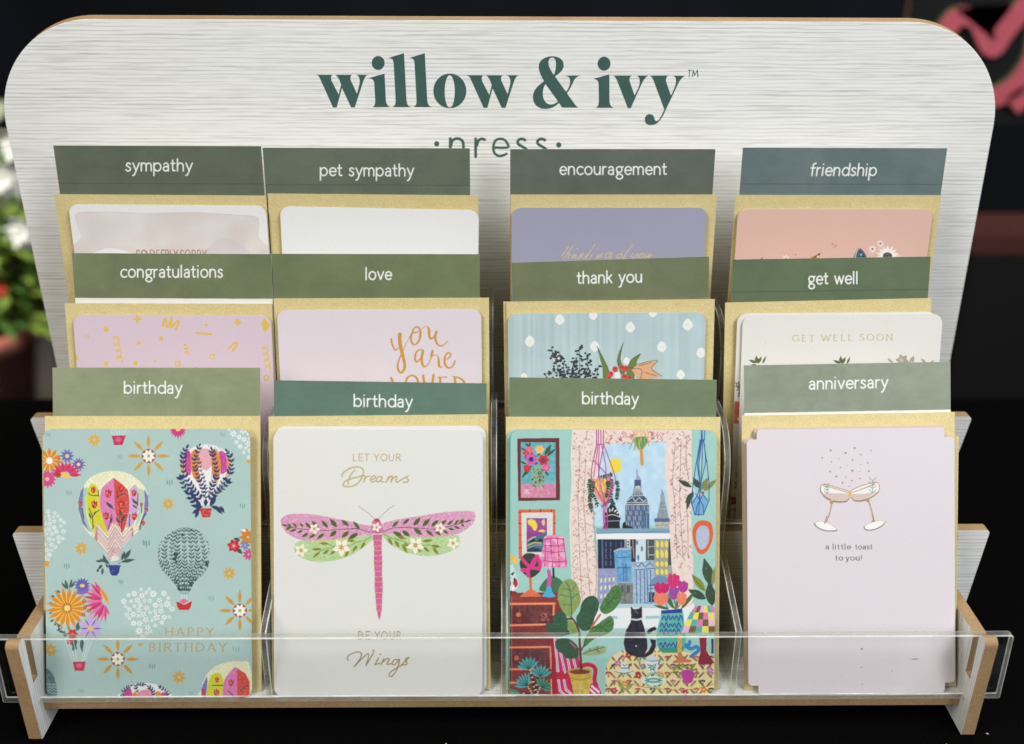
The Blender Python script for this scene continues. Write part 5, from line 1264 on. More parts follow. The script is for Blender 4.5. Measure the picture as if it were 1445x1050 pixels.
    for P in ([(345, 45), (325, 140), (350, 220), (400, 275)], [(365, 45), (350, 100), (330, 150)], [(400, 45), (405, 120), (385, 200), (400, 270)], [(440, 45), (460, 120), (475, 170), (440, 230), (405, 275)], [(470, 45), (480, 100), (470, 170)], [(330, 140), (300, 210), (285, 245)], [(345, 180), (335, 260)], [(470, 160), (490, 215)], [(385, 60), (345, 110)], [(420, 60), (460, 130)]): cv.line(P, 9, YW if P[0][1] < 100 else (150, 156, 60))
    cv.line([(408, 270), (412, 340), (415, 405)], 34, (214, 152, 46), False)
    for a in ((940, 650, 165, 62, 208), (965, 700, 150, 66, 128), (930, 730, 170, 48, 105), (1020, 660, 130, 70, 240), (1040, 680, 150, 70, 300), (1070, 690, 170, 60, 318), (1110, 650, 130, 50, 320)): cv.leaf(*a, (52, 72, 52) if a[4] < 270 else (128, 134, 70))
    BL = (32, 84, 160)
    cv.poly([(945, 820), (1000, 740), (1060, 740), (1115, 790), (1070, 930), (980, 940)], (120, 172, 206))
    for P in ([(1040, 50), (1042, 150)], [(1055, 50), (1052, 150)], [(1080, 50), (1072, 150)], [(1025, 155), (1078, 152)], [(1030, 160), (985, 420), (955, 620), (940, 820), (975, 935)], [(1045, 160), (1015, 420), (1030, 640), (1015, 950)], [(1055, 160), (1050, 400), (1035, 640)], [(1065, 160), (1105, 420), (1125, 620), (1125, 790), (1065, 940)], [(1070, 160), (1090, 380), (1040, 600), (1000, 740), (945, 820)], [(1040, 160), (1000, 400), (1035, 700)], [(1040, 700), (1110, 790)], [(955, 700), (1000, 740), (1060, 840), (1070, 930)], [(1060, 730), (1000, 840), (985, 930)], [(970, 940), (1070, 940)]): cv.line(P, 10, BL, False)
    cv.line([(960, 660), (975, 740)], 8, (230, 230, 230), False); cv.ell(1060, 712, 14, 20, (190, 60, 70))
    # mirror, rubber plant, patchwork lamp
    cv.zoom(7.5, 830, 720)
    mo = [(1100, 270), (1110, 170), (1160, 110), (1230, 100), (1295, 130), (1318, 210), (1310, 310), (1260, 420), (1195, 460), (1140, 410)]
    cv.poly(mo, (222, 98, 58), smooth=True); cv.poly([(1138, 280), (1150, 200), (1200, 155), (1260, 175), (1278, 240), (1265, 340), (1210, 410), (1160, 380)], (178, 186, 206), smooth=True); cv.tex(mo[:0] + [(1150, 200), (1270, 200), (1250, 380), (1170, 380)], (206, 212, 222), .5, 12)
    cv.line([(1300, 640), (1310, 850), (1305, 1050)], 14, (70, 52, 50))
    for a, c in (((1300, 790, 300, 130, 255), (56, 80, 56)), ((1235, 850, 230, 90, 232), (134, 142, 50)), ((1240, 930, 210, 100, 208), (52, 76, 56)), ((1310, 1000, 250, 130, 262), (50, 72, 54)), ((1310, 790, 250, 60, 282), (142, 144, 70))): cv.leaf(*a, c)
    cv.line([(1100, 690), (1230, 850)], 6, (60, 70, 30)); cv.glitter([(1200, 560), (1340, 560), (1340, 1000), (1080, 930), (1080, 850), (1220, 850)], .004, [(240, 240, 230)], False)
    # sill and cat, vase, tulips
    cv.zoom(7.242, 850, 840)
    cv.rect(-60, 375, 720, 640, (170, 210, 204)); cv.rect(60, 330, 560, 372, (178, 208, 208)); cv.line([(450, 220), (570, 216)], 30, (162, 196, 200), False); cv.line([(110, 220), (140, 220)], 30, (170, 196, 200), False)
    tb = [(30, 1050), (30, 760), (60, 660), (120, 600), (240, 540), (700, 540), (860, 580), (1060, 560), (1150, 640), (1165, 1050)]
    cv.poly(tb, (238, 216, 158)); cv.tex(tb, (244, 222, 176), .8, 30); cv.tex([(30, 900), (1165, 900), (1165, 1050), (30, 1050)], (246, 228, 140), .6, 40)
    OV = (118, 116, 60)
    b, m = cv.mask(tb); cv.clip = np.zeros((cv.h, cv.w), np.float32); cv.clip[b[1]:b[3], b[0]:b[2]] = m
    for i in range(8):
        for j in range(6):
            x, y = 60 + i * 165 + (j % 2) * 82, 590 + j * 88
            for t in (48, 132, 228, 312): cv.leaf(x + 14 * math.cos(R(t)), y + 12 * math.sin(R(t)), 78, 24, t, OV if (i + j) % 3 else (150, 134, 70))
    for i in range(9):
        for j in range(5):
            x, y = 60 + i * 150 + (j % 2) * 60, 690 + j * 82 - 60
            k = (i * 3 + j * 5) % 4
            for t in (60, 90, 120): cv.line([(x, y + 40), (x + 38 * math.cos(R(t)) * (1 if k else .6), y + 40 - 50 * math.sin(R(t)))], 5, (84, 96, 44), False); 
            for t in (60, 90, 120): cv.ell(x + 38 * math.cos(R(t)), y + 40 - 50 * math.sin(R(t)), 11, 10, ((166, 44, 50), (40, 40, 66), (196, 60, 60), (190, 80, 130))[k])
    for x, y, c in ((120, 970, (190, 40, 84)), (368, 818, (186, 34, 62)), (268, 606, (180, 44, 56)), (228, 900, (236, 160, 60)), (845, 992, (176, 40, 66)), (1034, 960, (232, 130, 60)), (160, 690, (206, 120, 180)), (1100, 760, (206, 120, 180)), (595, 808, (232, 160, 70))):
        cv.petals(x, y, 5, 4, 34, 32, c); cv.ell(x, y, 7, col=(250, 220, 160))
    for a in ((225, 960, 110, 40, 225), (235, 965, 110, 40, 320), (260, 960, 60, 30, 290)): cv.leaf(*a, (132, 168, 80))
    cv.clip = None
    cv.line([(40, 765), (150, 850), (330, 915), (600, 955), (850, 965), (1050, 930), (1140, 900)], 6, (206, 96, 56))
    CT = (30, 30, 44)
    cat = [(292, 225), (286, 105), (318, 135), (370, 130), (402, 103), (406, 225), (400, 250), (425, 320), (455, 450), (460, 540), (430, 600), (470, 560), (500, 500), (480, 440), (545, 450), (545, 520), (510, 590), (440, 630), (360, 628), (280, 600), (230, 560), (215, 480), (240, 350), (285, 270)]
    cv.poly(cat, CT); cv.ell(340, 500, 120, 120, CT); cv.tex(cat, (52, 54, 78), .6, 20); cv.line([(470, 372), (500, 345), (530, 335)], 40, CT); cv.line([(300, 238), (350, 244), (398, 232)], 18, (206, 206, 206)); cv.line([(330, 150), (362, 178)], 5, (150, 150, 160)); cv.ell(342, 512, 7, col=(236, 230, 226))
    vz = [(600, 150), (815, 135), (830, 220), (840, 330), (850, 450), (850, 530), (800, 585), (610, 585), (560, 510), (545, 420), (560, 330), (590, 220)]
    cv.poly(vz, (88, 172, 160)); cv.tex(vz, (110, 190, 176), .6, 14); cv.poly([(570, 530), (840, 520), (800, 585), (610, 585)], (62, 146, 122)); cv.poly([(595, 148), (812, 130), (815, 172), (600, 182)], (36, 60, 150))
    for y, x0 in ((225, 608), (300, 588), (360, 584), (500, 575)): cv.line([(x0 + i * 21, y + (-26 if i % 2 else 14) + 6 * (i % 3)) for i in range(11)], 12, (36, 66, 156))
    cv.zoom(7.5, 830, 720)
    for P in ([(840, 880), (880, 960), (915, 1040)], [(910, 940), (925, 1040)], [(960, 1000), (940, 1040)], [(820, 990), (845, 1040)]): cv.line(P, 12, (84, 112, 60))
    for a in ((850, 1040, 170, 40, 195), (980, 1040, 250, 50, -52), (900, 1035, 180, 46, 240), (930, 1035, 120, 30, 278)): cv.leaf(*a, (72, 104, 58))
    def tul(x, y, w, h, c, c2):
        cv.poly([(x - w, y - h * .3), (x - w * .6, y - h), (x - w * .2, y - h * .75), (x + w * .2, y - h * 1.02), (x + w * .5, y - h * .75), (x + w, y - h * .6), (x + w * .95, y + h * .4), (x + w * .3, y + h), (x - w * .5, y + h * .9), (x - w * .95, y + h * .3)], c, smooth=True)
        cv.tex([(x - w, y - h), (x + w, y - h), (x + w, y + h), (x - w, y + h)], c2, .0, 14); cv.line([(x - w * .2, y - h * .75), (x - w * .1, y)], 5, c2)
    tul(905, 865, 52, 75, (150, 70, 160), (178, 100, 180)); tul(775, 815, 78, 62, (198, 34, 98), (220, 70, 126)); tul(900, 735, 62, 78, (212, 44, 110), (228, 84, 140)); tul(1000, 800, 52, 64, (182, 54, 146), (206, 90, 170)); tul(765, 930, 74, 66, (234, 128, 96), (244, 156, 120)); tul(985, 925, 50, 72, (236, 130, 98), (246, 160, 124))
    cv.zoom(7.242, 850, 840)
    # patchwork lamp
    C4 = [(222, 124, 178), (236, 222, 90), (116, 92, 44), (90, 172, 168), (232, 182, 214)]
    for r in range(4):
        for k in range(6):
            def pt(a, b): 
                yy = 100 + a * 70; half = 60 + 125 * math.sqrt(max(0.02, a / 4.0)); return (1030 + (b / 6.0 - .5) * 2 * half * 1.12 - a * 6 + 8, yy)
            cv.poly([pt(r, k), pt(r, k + 1), pt(r + 1, k + 1), pt(r + 1, k)], C4[(k * 2 + r * 3 + (r * k) % 2) % 5])
    cv.poly([(985, 410), (1065, 410), (1060, 560), (1140, 680), (1110, 705), (980, 700), (975, 670), (1000, 570)], (140, 34, 56)); cv.rect(1110, 440, 1136, 590, (70, 60, 84))
    cv.line([(788, 410), (786, 480), (788, 580)], 40, (222, 176, 74), False); cv.line([(775, 440), (800, 470), (775, 510), (800, 545)], 6, (170, 110, 60)); cv.poly([(770, 580), (805, 580), (830, 640), (910, 655), (900, 680), (720, 690), (715, 675), (765, 640)], (212, 118, 76))
    cv.line([(890, 470), (880, 500), (850, 510), (900, 540), (960, 520), (980, 560), (930, 600), (905, 620)], 38, (54, 130, 186))
    PT = [(440, 650), (505, 660), (575, 665), (570, 730), (520, 795), (470, 780), (440, 720)]
    cv.poly(PT, (226, 232, 228), smooth=True); cv.line([(435, 650), (395, 635), (378, 690), (400, 740), (440, 730)], 16, (92, 150, 160)); cv.line([(572, 700), (590, 650), (605, 635)], 18, (92, 150, 160)); cv.line([(440, 655), (510, 668), (575, 662)], 10, (80, 140, 150)); cv.poly([(440, 648), (510, 600), (545, 640), (500, 662)], (214, 222, 230), smooth=True)
    cv.petals(505, 735, 6, 6, 34, 18, (62, 142, 140)); 
    for a in ((455, 700, 40, 16, 30), (545, 690, 40, 16, 110), (540, 760, 30, 14, 200)): cv.leaf(*a, (62, 142, 140))
    cv.rect(188, 685, 262, 765, (228, 234, 232)); cv.ell(220, 776, 100, 18, (220, 230, 230)); cv.line([(122, 776), (220, 790), (318, 772)], 8, (80, 150, 156)); cv.line([(195, 740), (255, 740)], 12, (80, 150, 156), False); cv.line([(205, 700), (225, 720), (245, 700)], 9, (80, 150, 156), False)
    cv.ell(520, 868, 130, 48, (228, 234, 228)); cv.petals(520, 868, 22, 60, 40, 14, (92, 170, 150)); cv.ell(520, 866, 80, 26, (86, 160, 136)); cv.ell(520, 866, 46, 9, (206, 226, 206))
    for k in range(46): cv.ell(cv.rs.uniform(725, 965), 745 + cv.rs.randn() * 22 - 30 * math.sin((k % 9)), 13, 11, ((132, 138, 56), (96, 122, 60), (160, 150, 70))[k % 3])
    cv.poly([(812, 765), (920, 765), (928, 850), (905, 890), (855, 898), (815, 850)], (202, 66, 158), smooth=True)
    for x in (832, 852, 872, 892, 912): cv.line([(x, 775), (x + 2, 880)], 5, (150, 40, 120), False)
    cv.line([(810, 800), (782, 810), (800, 845)], 12, (202, 66, 158)); cv.line([(922, 840), (945, 790)], 14, (202, 66, 158))
    # fiddle leaf plant, chair, striped cushion, pots
    cv.zoom(7.24, 710, 840)
    cv.poly([(485, 420), (530, 400), (540, 800), (700, 1030), (500, 1030)], (166, 30, 50)); cv.poly([(520, 420), (760, 540), (790, 760), (620, 790), (545, 780)], (204, 36, 104)); cv.poly([(540, 780), (800, 760), (830, 1030), (540, 1030)], (196, 34, 64)); cv.poly([(560, 860), (660, 850), (690, 1030), (600, 1030)], (206, 40, 110))
    for P in ([(525, 425), (560, 770)], [(580, 560), (630, 780)], [(650, 600), (680, 760)], [(710, 620), (740, 740)], [(565, 865), (580, 970), (640, 1030)], [(620, 865), (640, 960), (690, 1000)]): cv.line(P, 24, (238, 214, 226), False); cv.line(P, 5, (140, 40, 90), False)
    cv.line([(770, 740), (840, 705), (910, 715), (940, 760), (930, 860), (950, 920)], 44, (200, 36, 58)); cv.poly([(890, 900), (960, 920), (1000, 990), (990, 1030), (870, 1030)], (206, 36, 110), smooth=True)
    for P in ([(905, 925), (975, 985)], [(890, 960), (950, 1020)]): cv.line(P, 22, (240, 224, 232), False)
    D1, D2, D3 = (46, 84, 62), (70, 116, 62), (132, 156, 86)
    cv.zoom(7.5, 710, 710)
    cv.poly([(575, 970), (595, 880), (650, 805), (720, 798), (780, 850), (805, 940), (820, 1030), (770, 1120), (700, 1200), (640, 1150), (600, 1080)], D3, smooth=True); cv.tex([(575, 970), (650, 805), (780, 850), (820, 1030), (700, 1200), (600, 1080)], (158, 178, 106), .6, 24, True)
    cv.line([(660, 820), (700, 900), (720, 1050), (720, 1190)], 9, (40, 92, 92))
    for P in ([(710, 910), (620, 895)], [(720, 990), (600, 960)], [(715, 930), (770, 850)], [(722, 1000), (790, 950)], [(722, 1080), (630, 1060)]): cv.line(P, 7, (40, 92, 92))
    cv.zoom(7.24, 710, 840)
    def fl(P, c, c2, vein=None):
        cv.poly(P, c, smooth=True); cv.tex(P, c2, .6, 16, True)
        for V in (vein or []): cv.line(V, 7, (30, 70, 58))
    fl([(780, 160), (800, 70), (860, 10), (930, 0), (975, 60), (970, 140), (930, 230), (900, 330), (820, 360), (760, 300), (745, 220)], D1, (62, 104, 72))
    fl([(985, 140), (1010, 60), (1080, -40), (1140, -110), (1210, -60), (1190, 60), (1120, 150), (1040, 185)], D2, (96, 146, 76), [[(1000, 150), (1090, 60), (1180, -60)], [(1070, 80), (1040, 20)], [(1110, 30), (1170, 20)]])
    fl([(900, 330), (960, 290), (1040, 230), (1100, 205), (1130, 270), (1110, 350), (1040, 400), (930, 440), (830, 520), (830, 440)], D2, (104, 150, 80), [[(910, 330), (1010, 310), (1090, 250)], [(1000, 320), (1060, 360)]])
    fl([(810, 600), (880, 540), (980, 510), (1050, 520), (1040, 580), (960, 605)], (150, 172, 128), (172, 190, 150), [[(810, 595), (900, 560), (1030, 525)], [(900, 565), (880, 540)], [(950, 550), (985, 575)], [(960, 545), (970, 515)]])
    fl([(505, 230), (550, 170), (620, 170), (655, 240), (660, 330), (640, 400), (540, 370)], D1, (66, 110, 74)); fl([(430, 300), (480, 275), (540, 320), (620, 330), (700, 380), (560, 420), (470, 390)], D1, (60, 100, 66)); fl([(660, 260), (720, 270), (760, 370), (680, 380)], (124, 150, 78), (150, 170, 96))
    fl([(535, 460), (640, 430), (740, 490), (770, 570), (755, 635), (650, 640), (600, 590), (545, 550)], D1, (56, 92, 66)); cv.line([(680, 470), (740, 530)], 12, (214, 90, 130))
    TRK = (110, 46, 40)
    cv.line([(690, 215), (740, 280), (775, 370), (780, 480), (790, 640), (795, 770)], [18, 20, 22, 24, 26, 28], TRK); cv.line([(650, 235), (710, 235)], 22, TRK); cv.line([(745, 520), (785, 560)], 16, TRK); cv.line([(835, 490), (795, 560)], 16, TRK); cv.line([(900, 320), (990, 190)], 20, (196, 100, 62))
    pot = [(655, 765), (905, 740), (900, 850), (870, 1035), (725, 1035), (690, 860)]
    cv.poly(pot, (204, 172, 70)); cv.tex(pot, (226, 200, 110), .7, 26); cv.ell(780, 772, 126, 34, (190, 160, 62)); cv.ell(782, 778, 102, 24, (132, 60, 50)); cv.line([(690, 840), (780, 860), (890, 835)], 10, (176, 140, 54)); cv.line([(795, 700), (795, 775)], 26, TRK)
    # palm in the lower left corner
    TQ = (78, 166, 166)
    for P in ([(275, 760), (300, 850), (320, 960), (325, 1030)], [(355, 820), (335, 930), (330, 1030)], [(250, 930), (285, 980), (290, 1030)], [(380, 940), (350, 990), (345, 1030)], [(210, 1000), (280, 1010)]):
        cv.line(P, 26, (34, 30, 52)); q = catmull(P)
        for i in range(0, len(q), 3): cv.ell(q[i][0], q[i][1], 12, 7, (240, 206, 140))
    for cx, cy, r, a0, a1 in ((262, 750, 130, 195, 320), (380, 830, 130, 210, 335), (250, 925, 140, 180, 275), (390, 940, 110, 240, 380)):
        n = 7
        for i in range(n):
            t = a0 + (a1 - a0) * i / (n - 1); cv.leaf(cx, cy, r, 44, t, TQ if cx != 390 else (74, 140, 116))
        for i in range(n - 1): t = a0 + (a1 - a0) * (i + .5) / (n - 1); cv.line([(cx, cy), (cx + r * .72 * math.cos(R(t)), cy + r * .72 * math.sin(R(t)))], 7, (28, 70, 76), False)
    cv.poly([(55, 940), (60, 1035), (140, 1035), (120, 980)], (222, 206, 130)); cv.leaf(70, 960, 130, 44, 25, (74, 130, 110)); cv.leaf(180, 1010, 110, 30, 190, (92, 160, 150))
    return cv
card('front', (715.3, 605.5), (1006, 606), .25, Canvas(712, 590, 1010, 612, (152, 208, 196)), 'turquoise edged card directly behind the room scene card')
card('front', (720.5, 605.9), (1010.6, 606.6), .52, room_card(), 'card with a painted room of plants, a window on a city and a black cat', bow=.10, xf=(0, 99), yf=(0, 99))

# ---- pale pink card with scalloped corners
def toast_card():
    cv = Canvas(1045, 598, 1352, 988, (226, 216, 219), 3.2, 51)
    cv.mottle(.008, 30)
    cv.zoom(5.833, 1140, 620)
    RG = (166, 122, 122)
    for x, y, r in ((183, 88, 9), (306, 110, 10), (380, 70, 9), (432, 123, 7), (515, 88, 7), (115, 150, 7), (252, 157, 6), (191, 184, 7), (364, 168, 8), (320, 213, 5), (431, 205, 6), (489, 191, 8), (265, 231, 8), (361, 256, 9), (422, 262, 5), (498, 258, 9), (179, 263, 8), (229, 302, 10), (308, 308, 6), (424, 320, 7), (281, 354, 9), (359, 337, 8), (338, 384, 6)): cv.ell(x, y, r * .9, r * .8, RG, foil=.2)
    G, WH = (188, 148, 92), (240, 238, 234)
    kw = dict(foil=.3)
    lf = [(98, 400), (110, 372), (150, 370), (240, 395), (320, 420), (350, 440), (345, 470), (310, 505), (230, 508), (150, 480), (105, 430)]
    rf = [(345, 440), (350, 420), (420, 385), (500, 360), (560, 350), (584, 380), (575, 430), (520, 470), (440, 500), (380, 498), (352, 470)]
    for P in (lf, rf):
        cv.poly(P, WH, smooth=True)
    cv.poly([(130, 445), (230, 440), (340, 450), (310, 500), (230, 505), (160, 482)], (218, 196, 188), smooth=True); cv.poly([(360, 450), (450, 445), (560, 430), (500, 470), (430, 498), (375, 492)], (218, 196, 188), smooth=True)
    cv.glitter([(130, 445), (340, 450), (230, 505)], .06, [(170, 130, 120), (240, 230, 226)], False); cv.glitter([(360, 450), (560, 430), (430, 498)], .06, [(170, 130, 120), (240, 230, 226)], False)
    for P in (lf, rf): cv.line(P + [P[0]], 7, G, **kw)
    cv.line([(98, 400), (105, 430), (150, 480), (230, 510), (310, 507), (340, 475)], [7, 9, 12, 12, 10, 5], (150, 112, 80)); cv.line([(356, 474), (380, 500), (440, 502), (520, 472), (575, 432)], [5, 10, 12, 11, 7], (150, 112, 80))  # brown lines paint the embossing's shadow under each bowl
    cv.line([(120, 376), (240, 408), (325, 436)], 6, (176, 132, 78), **kw); cv.line([(360, 434), (450, 402), (550, 366)], 6, (176, 132, 78), **kw)
    cv.ell(343, 442, 13, 26, (226, 184, 92), foil=.3); cv.line([(345, 470), (346, 495)], 5, (226, 216, 219))
    for P in ([(195, 505), (188, 530), (172, 600), (140, 690)], [(482, 495), (500, 525), (520, 600), (540, 675)]):
        cv.line(P, 18, (236, 230, 222)); cv.line([(x + 5, y) for x, y in P], 6, (134, 92, 62)); cv.line([(x - 4, y) for x, y in P], 4, G, **kw)
    for x, y in ((192, 515), (137, 688), (536, 672), (488, 500)): cv.ell(x, y, 17, 13, G, **kw)
    for P in ([(50, 688), (90, 668), (170, 688), (234, 732), (222, 748), (140, 746), (76, 720)], [(458, 715), (500, 688), (580, 664), (634, 668), (602, 710), (530, 740), (472, 738)]):
        cv.poly(P, (246, 244, 240), smooth=True); cv.line(P[3:] + [P[0]], 9, (128, 108, 96)); cv.line(P[:4], 4, (196, 172, 150)); cv.line([(x, y - 8) for x, y in P[3:]], 4, (250, 248, 244))
    cv.line([(135, 688), (152, 630)], 9, G, **kw); cv.line([(536, 670), (526, 620)], 9, G, **kw)
    for x, y, s in ((152, 440, 1), (528, 435, 1.5)):
        for k in range(4):
            for sd in (-1, 1): cv.line([(x, y - k * 22 * s), (x + sd * 20 * s, y - 16 * s - k * 22 * s)], 5, (110, 140, 120), False)
        cv.line([(x, y), (x + 4, y - 66 * s)], 4, (110, 140, 120), False)
    T = (50, 44, 48)
    for s, a, b in (('a', 142, 168), ('little', 201, 347), ('toast', 386, 526)): lettering(cv, s, a, b, 899, 27, 6, T, LOW, .26, serif=.13, contrast=.45)
    for s, a, b in (('to', 224, 282), ('you!', 308, 440)): lettering(cv, s, a, b, 990, 27, 6, T, LOW, .26, serif=.13, contrast=.45)
    cv.zoom()
    for x, y, r in ((1215.5, 915, 1.6), (1290.5, 929.5, 1.2), (1215, 941, 1.0), (1257.6, 946, .9), (1216, 965, .9), (1185, 952, .6)): cv.ell(x, y, r, r * .7, (120, 96, 96))
    return cv
SC = scalloped()
card('front', (1049.5, 604.5), (1343.5, 600.5), .25, Canvas(1045, 590, 1352, 615, (210, 188, 184)), 'pale pink scalloped card directly behind the toast card', SC)
card('front', (1053.3, 606.5), (1346.3, 602.5), .50, toast_card(), 'pale pink scalloped card with two clinking champagne coupes', SC, xf=(3.6, 9.6), yf=(0.6, 16))

# ---- cards in the two upper rows
def art(x0, y0, x1, y1, bg, seed, mot=.01): 
    c = Canvas(x0, y0, x1, y1, bg, 3.2, seed); c.mottle(mot, 30); return c
cv = art(92, 284, 386, 372, (236, 235, 233), 61)                       # watercolour wash, so deeply sorry
cv.zoom(3, 60, 190)
P = [(150, 330), (300, 326), (420, 332), (640, 328), (780, 336), (900, 345), (918, 370), (915, 430), (925, 520), (160, 520), (165, 430), (148, 380)]
cv.poly(P, (219, 211, 207), smooth=True, a=.9); cv.tex(P, (230, 224, 220), .8, 60, True); cv.tex(P, (214, 198, 190), .45, 90, True)
cv.poly([(690, 520), (730, 450), (800, 440), (860, 480), (870, 520)], (204, 198, 206), a=.5, smooth=True); cv.line(P[:6], 2, (196, 180, 172), a=.6)
cv.poly([(200, 520), (260, 482), (330, 484), (390, 505), (400, 520)], (238, 236, 234), smooth=True)
lettering(cv, 'SO', 397, 440, 525, 38, 4.4, (160, 128, 104), CAP, .16); lettering(cv, 'DEEPLY', 452, 570, 525, 38, 4.4, (160, 128, 104), CAP, .16) if False else None
for s, a, b in (('SO', 397, 443), ('DEE', 455, 517), ('PLY', 520, 572), ('SORRY', 583, 694)): lettering(cv, s, a, b, 525, 38, 4.4, (160, 128, 104), CAP, .16)
card('top', (96.7, 288), (375.5, 290), .3, cv, 'white card with a pale beige watercolour wash and cut off sympathy words', xf=(0, 99), yf=(0, 4.2), vis=4.0)
cv = art(390, 286, 682, 372, (236, 236, 234), 62, .004)
card('top', (395.2, 290.8), (675.8, 296.5), .3, cv, 'plain white card in the top row', xf=(0, 1), yf=(0, 1), vis=4.0)
cv = art(716, 288, 1004, 380, (163, 161, 182), 63, .02)
cv.zoom(1445 / 180, 770, 330)
GL = (226, 206, 140)
for P in ([(255, 140), (215, 200), (178, 252)], [(312, 125), (250, 210), (200, 280)], [(205, 275), (240, 225), (272, 222), (250, 260), (270, 272)], [(290, 270), (320, 225)], [(305, 272), (345, 225), (335, 265), (350, 275)], [(365, 280), (400, 225)], [(370, 275), (420, 220), (405, 270)], [(552, 118), (480, 220), (425, 282)], [(430, 275), (490, 225), (455, 245), (470, 278)], [(500, 270), (530, 225)], [(560, 280), (600, 225), (590, 270), (640, 220), (625, 275)], [(745, 210), (690, 215), (670, 260), (700, 265), (745, 212), (720, 290), (690, 300)],
          [(860, 222), (820, 230), (805, 265), (840, 265), (865, 225)], [(980, 115), (910, 220), (865, 285)], [(870, 270), (910, 275)], [(992, 215), (966, 256), (992, 262), (1046, 215)], [(1046, 215), (1018, 290)], [(1110, 215), (1070, 230), (1055, 265), (1090, 262), (1112, 220)], [(1142, 215), (1118, 254), (1136, 264), (1184, 215)], [(1184, 215), (1162, 262), (1205, 232)]): cv.line(P, 9, GL, foil=.4)
cv.ell(362, 165, 8, col=GL); cv.ell(586, 165, 8, col=GL)
card('top', (722.4, 292.6), (998, 292.6), .3, cv, 'lavender card with cut off gold script words', xf=(2.0, 10.5), yf=(2.3, 4.1), vis=4.0)
cv = art(1036, 290, 1322, 382, (225, 186, 171), 64, .012)
cv.zoom(1445 / 300, 1040, 340)
for P in ([(640, 12), (655, 20), (640, 30)], [(660, 22), (675, 30), (655, 42)]): cv.line(P, 4, (190, 130, 90))
def white_daisy(x, y, r, n, c): cv.petals(x, y, n, r * .2, r * .85, r * .3, (244, 240, 232), 8); cv.ell(x, y, r * .24, col=c)
white_daisy(918, 52, 28, 9, (40, 56, 66)); white_daisy(972, 15, 26, 9, (40, 56, 66)); white_daisy(1020, 104, 76, 15, (38, 48, 56)); white_daisy(330, 120, 30, 8, (120, 110, 60)); white_daisy(1090, 110, 24, 8, (60, 60, 60))
cv.ell(1020, 100, 32, 26, (38, 50, 56)); cv.petals(1020, 100, 10, 6, 20, 6, (120, 130, 120))
cv.poly([(795, 125), (800, 80), (826, 46), (856, 66), (880, 125)], (62, 92, 116), smooth=True); cv.line([(800, 110), (812, 68), (828, 52)], 7, (206, 200, 180)); cv.ell(842, 90, 8, col=(180, 200, 206)); cv.ell(856, 104, 6, col=(30, 44, 60)); cv.line([(822, 54), (860, 110)], 4, (30, 44, 60))
cv.poly([(480, 125), (500, 106), (545, 92), (560, 86), (552, 125)], (216, 142, 52)); cv.line([(520, 112), (560, 84)], 9, (40, 40, 40)); cv.ell(545, 102, 6, col=(240, 230, 210)); cv.ell(396, 90, 5, col=(200, 120, 80))
for a in ((150, 130, 30, 8, 190), (150, 130, 36, 8, 320), (130, 130, 26, 9, 200)): cv.leaf(*a, (70, 86, 60))
card('top', (1041.7, 294.7), (1316.7, 294.7), .3, cv, 'peach card with small white daisies and a butterfly wing showing', xf=(0, 99), yf=(1.6, 4.3), vis=4.0)

cv = art(98, 438, 390, 545, (218, 198, 208), 65, .012)                 # confetti
cv.zoom(3, 60, 190)
FG = (230, 194, 84); kw = dict(foil=.25)
def star(x, y, r):
    cv.poly([(x + (r if i % 2 == 0 else r * .35) * math.cos(i * math.pi / 4), y + (r if i % 2 == 0 else r * .35) * math.sin(i * math.pi / 4)) for i in range(8)], FG, **kw)
def squig(x, y, s, n=4, rot=80):
    c, q = math.cos(R(rot)), math.sin(R(rot)); P = []
    for i in range(n * 8): t = i / 8 * 2 * math.pi; u, v = i * s * .16 + s * .5 * math.cos(t), s * .5 * math.sin(t); P.append((x + u * c - v * q, y + u * q + v * c))
    cv.line(P, 5, FG, **kw)
star(403, 780, 24); cv.line([(510, 810), (520, 778), (530, 815), (548, 776), (545, 815), (570, 790), (578, 795), (565, 824)], 9, FG, **kw)
star(694, 804, 11); cv.line([(652, 838), (714, 844)], 9, FG, **kw); cv.poly([(810, 793), (826, 778), (844, 794), (828, 808)], FG, **kw); cv.poly([(925, 800), (940, 776), (965, 805), (942, 838)], FG, **kw)
cv.poly([(258, 826), (268, 808), (284, 824), (270, 838)], FG, **kw); cv.line([(184, 852), (190, 846), (198, 852), (192, 860), (184, 854)], 4, FG, **kw); squig(310, 850, 22); cv.poly([(398, 880), (410, 870), (418, 882), (404, 890)], FG, **kw); cv.ell(503, 862, 9, col=FG, **kw); squig(605, 885, 12, 3)
cv.line([(786, 905), (815, 880), (826, 886), (805, 918)], 7, FG, **kw); cv.line([(820, 884), (800, 916)], 3, FG, **kw); squig(940, 895, 20); cv.ell(720, 938, 12, col=FG, **kw); cv.ell(720, 938, 7, col=(222, 198, 208)); cv.line([(128, 915), (150, 948)], 11, FG, **kw)
cv.poly([(254, 968), (278, 956), (278, 984)], FG, **kw); cv.ell(394, 966, 10, col=FG, **kw); cv.poly([(470, 954), (486, 950), (480, 964)], FG, **kw); cv.poly([(560, 956), (585, 956), (584, 980), (560, 980)], FG, **kw); cv.rect(566, 962, 578, 974, (222, 198, 208)); cv.ell(650, 984, 5, col=FG, **kw); cv.ell(948, 1028, 12, 14, col=FG, **kw); cv.ell(948, 1028, 6, 7, col=(222, 198, 208))
card('mid', (103.3, 444), (382.7, 445), .3, cv, 'pale pink card scattered with gold confetti shapes', xf=(0, 99), yf=(0, 4.8), vis=4.6)
cv = art(386, 430, 690, 548, (225, 214, 219), 66, .008)
cv.zoom(1432 / 150, 530, 440)
FG = (212, 158, 70); kw = dict(foil=.35)
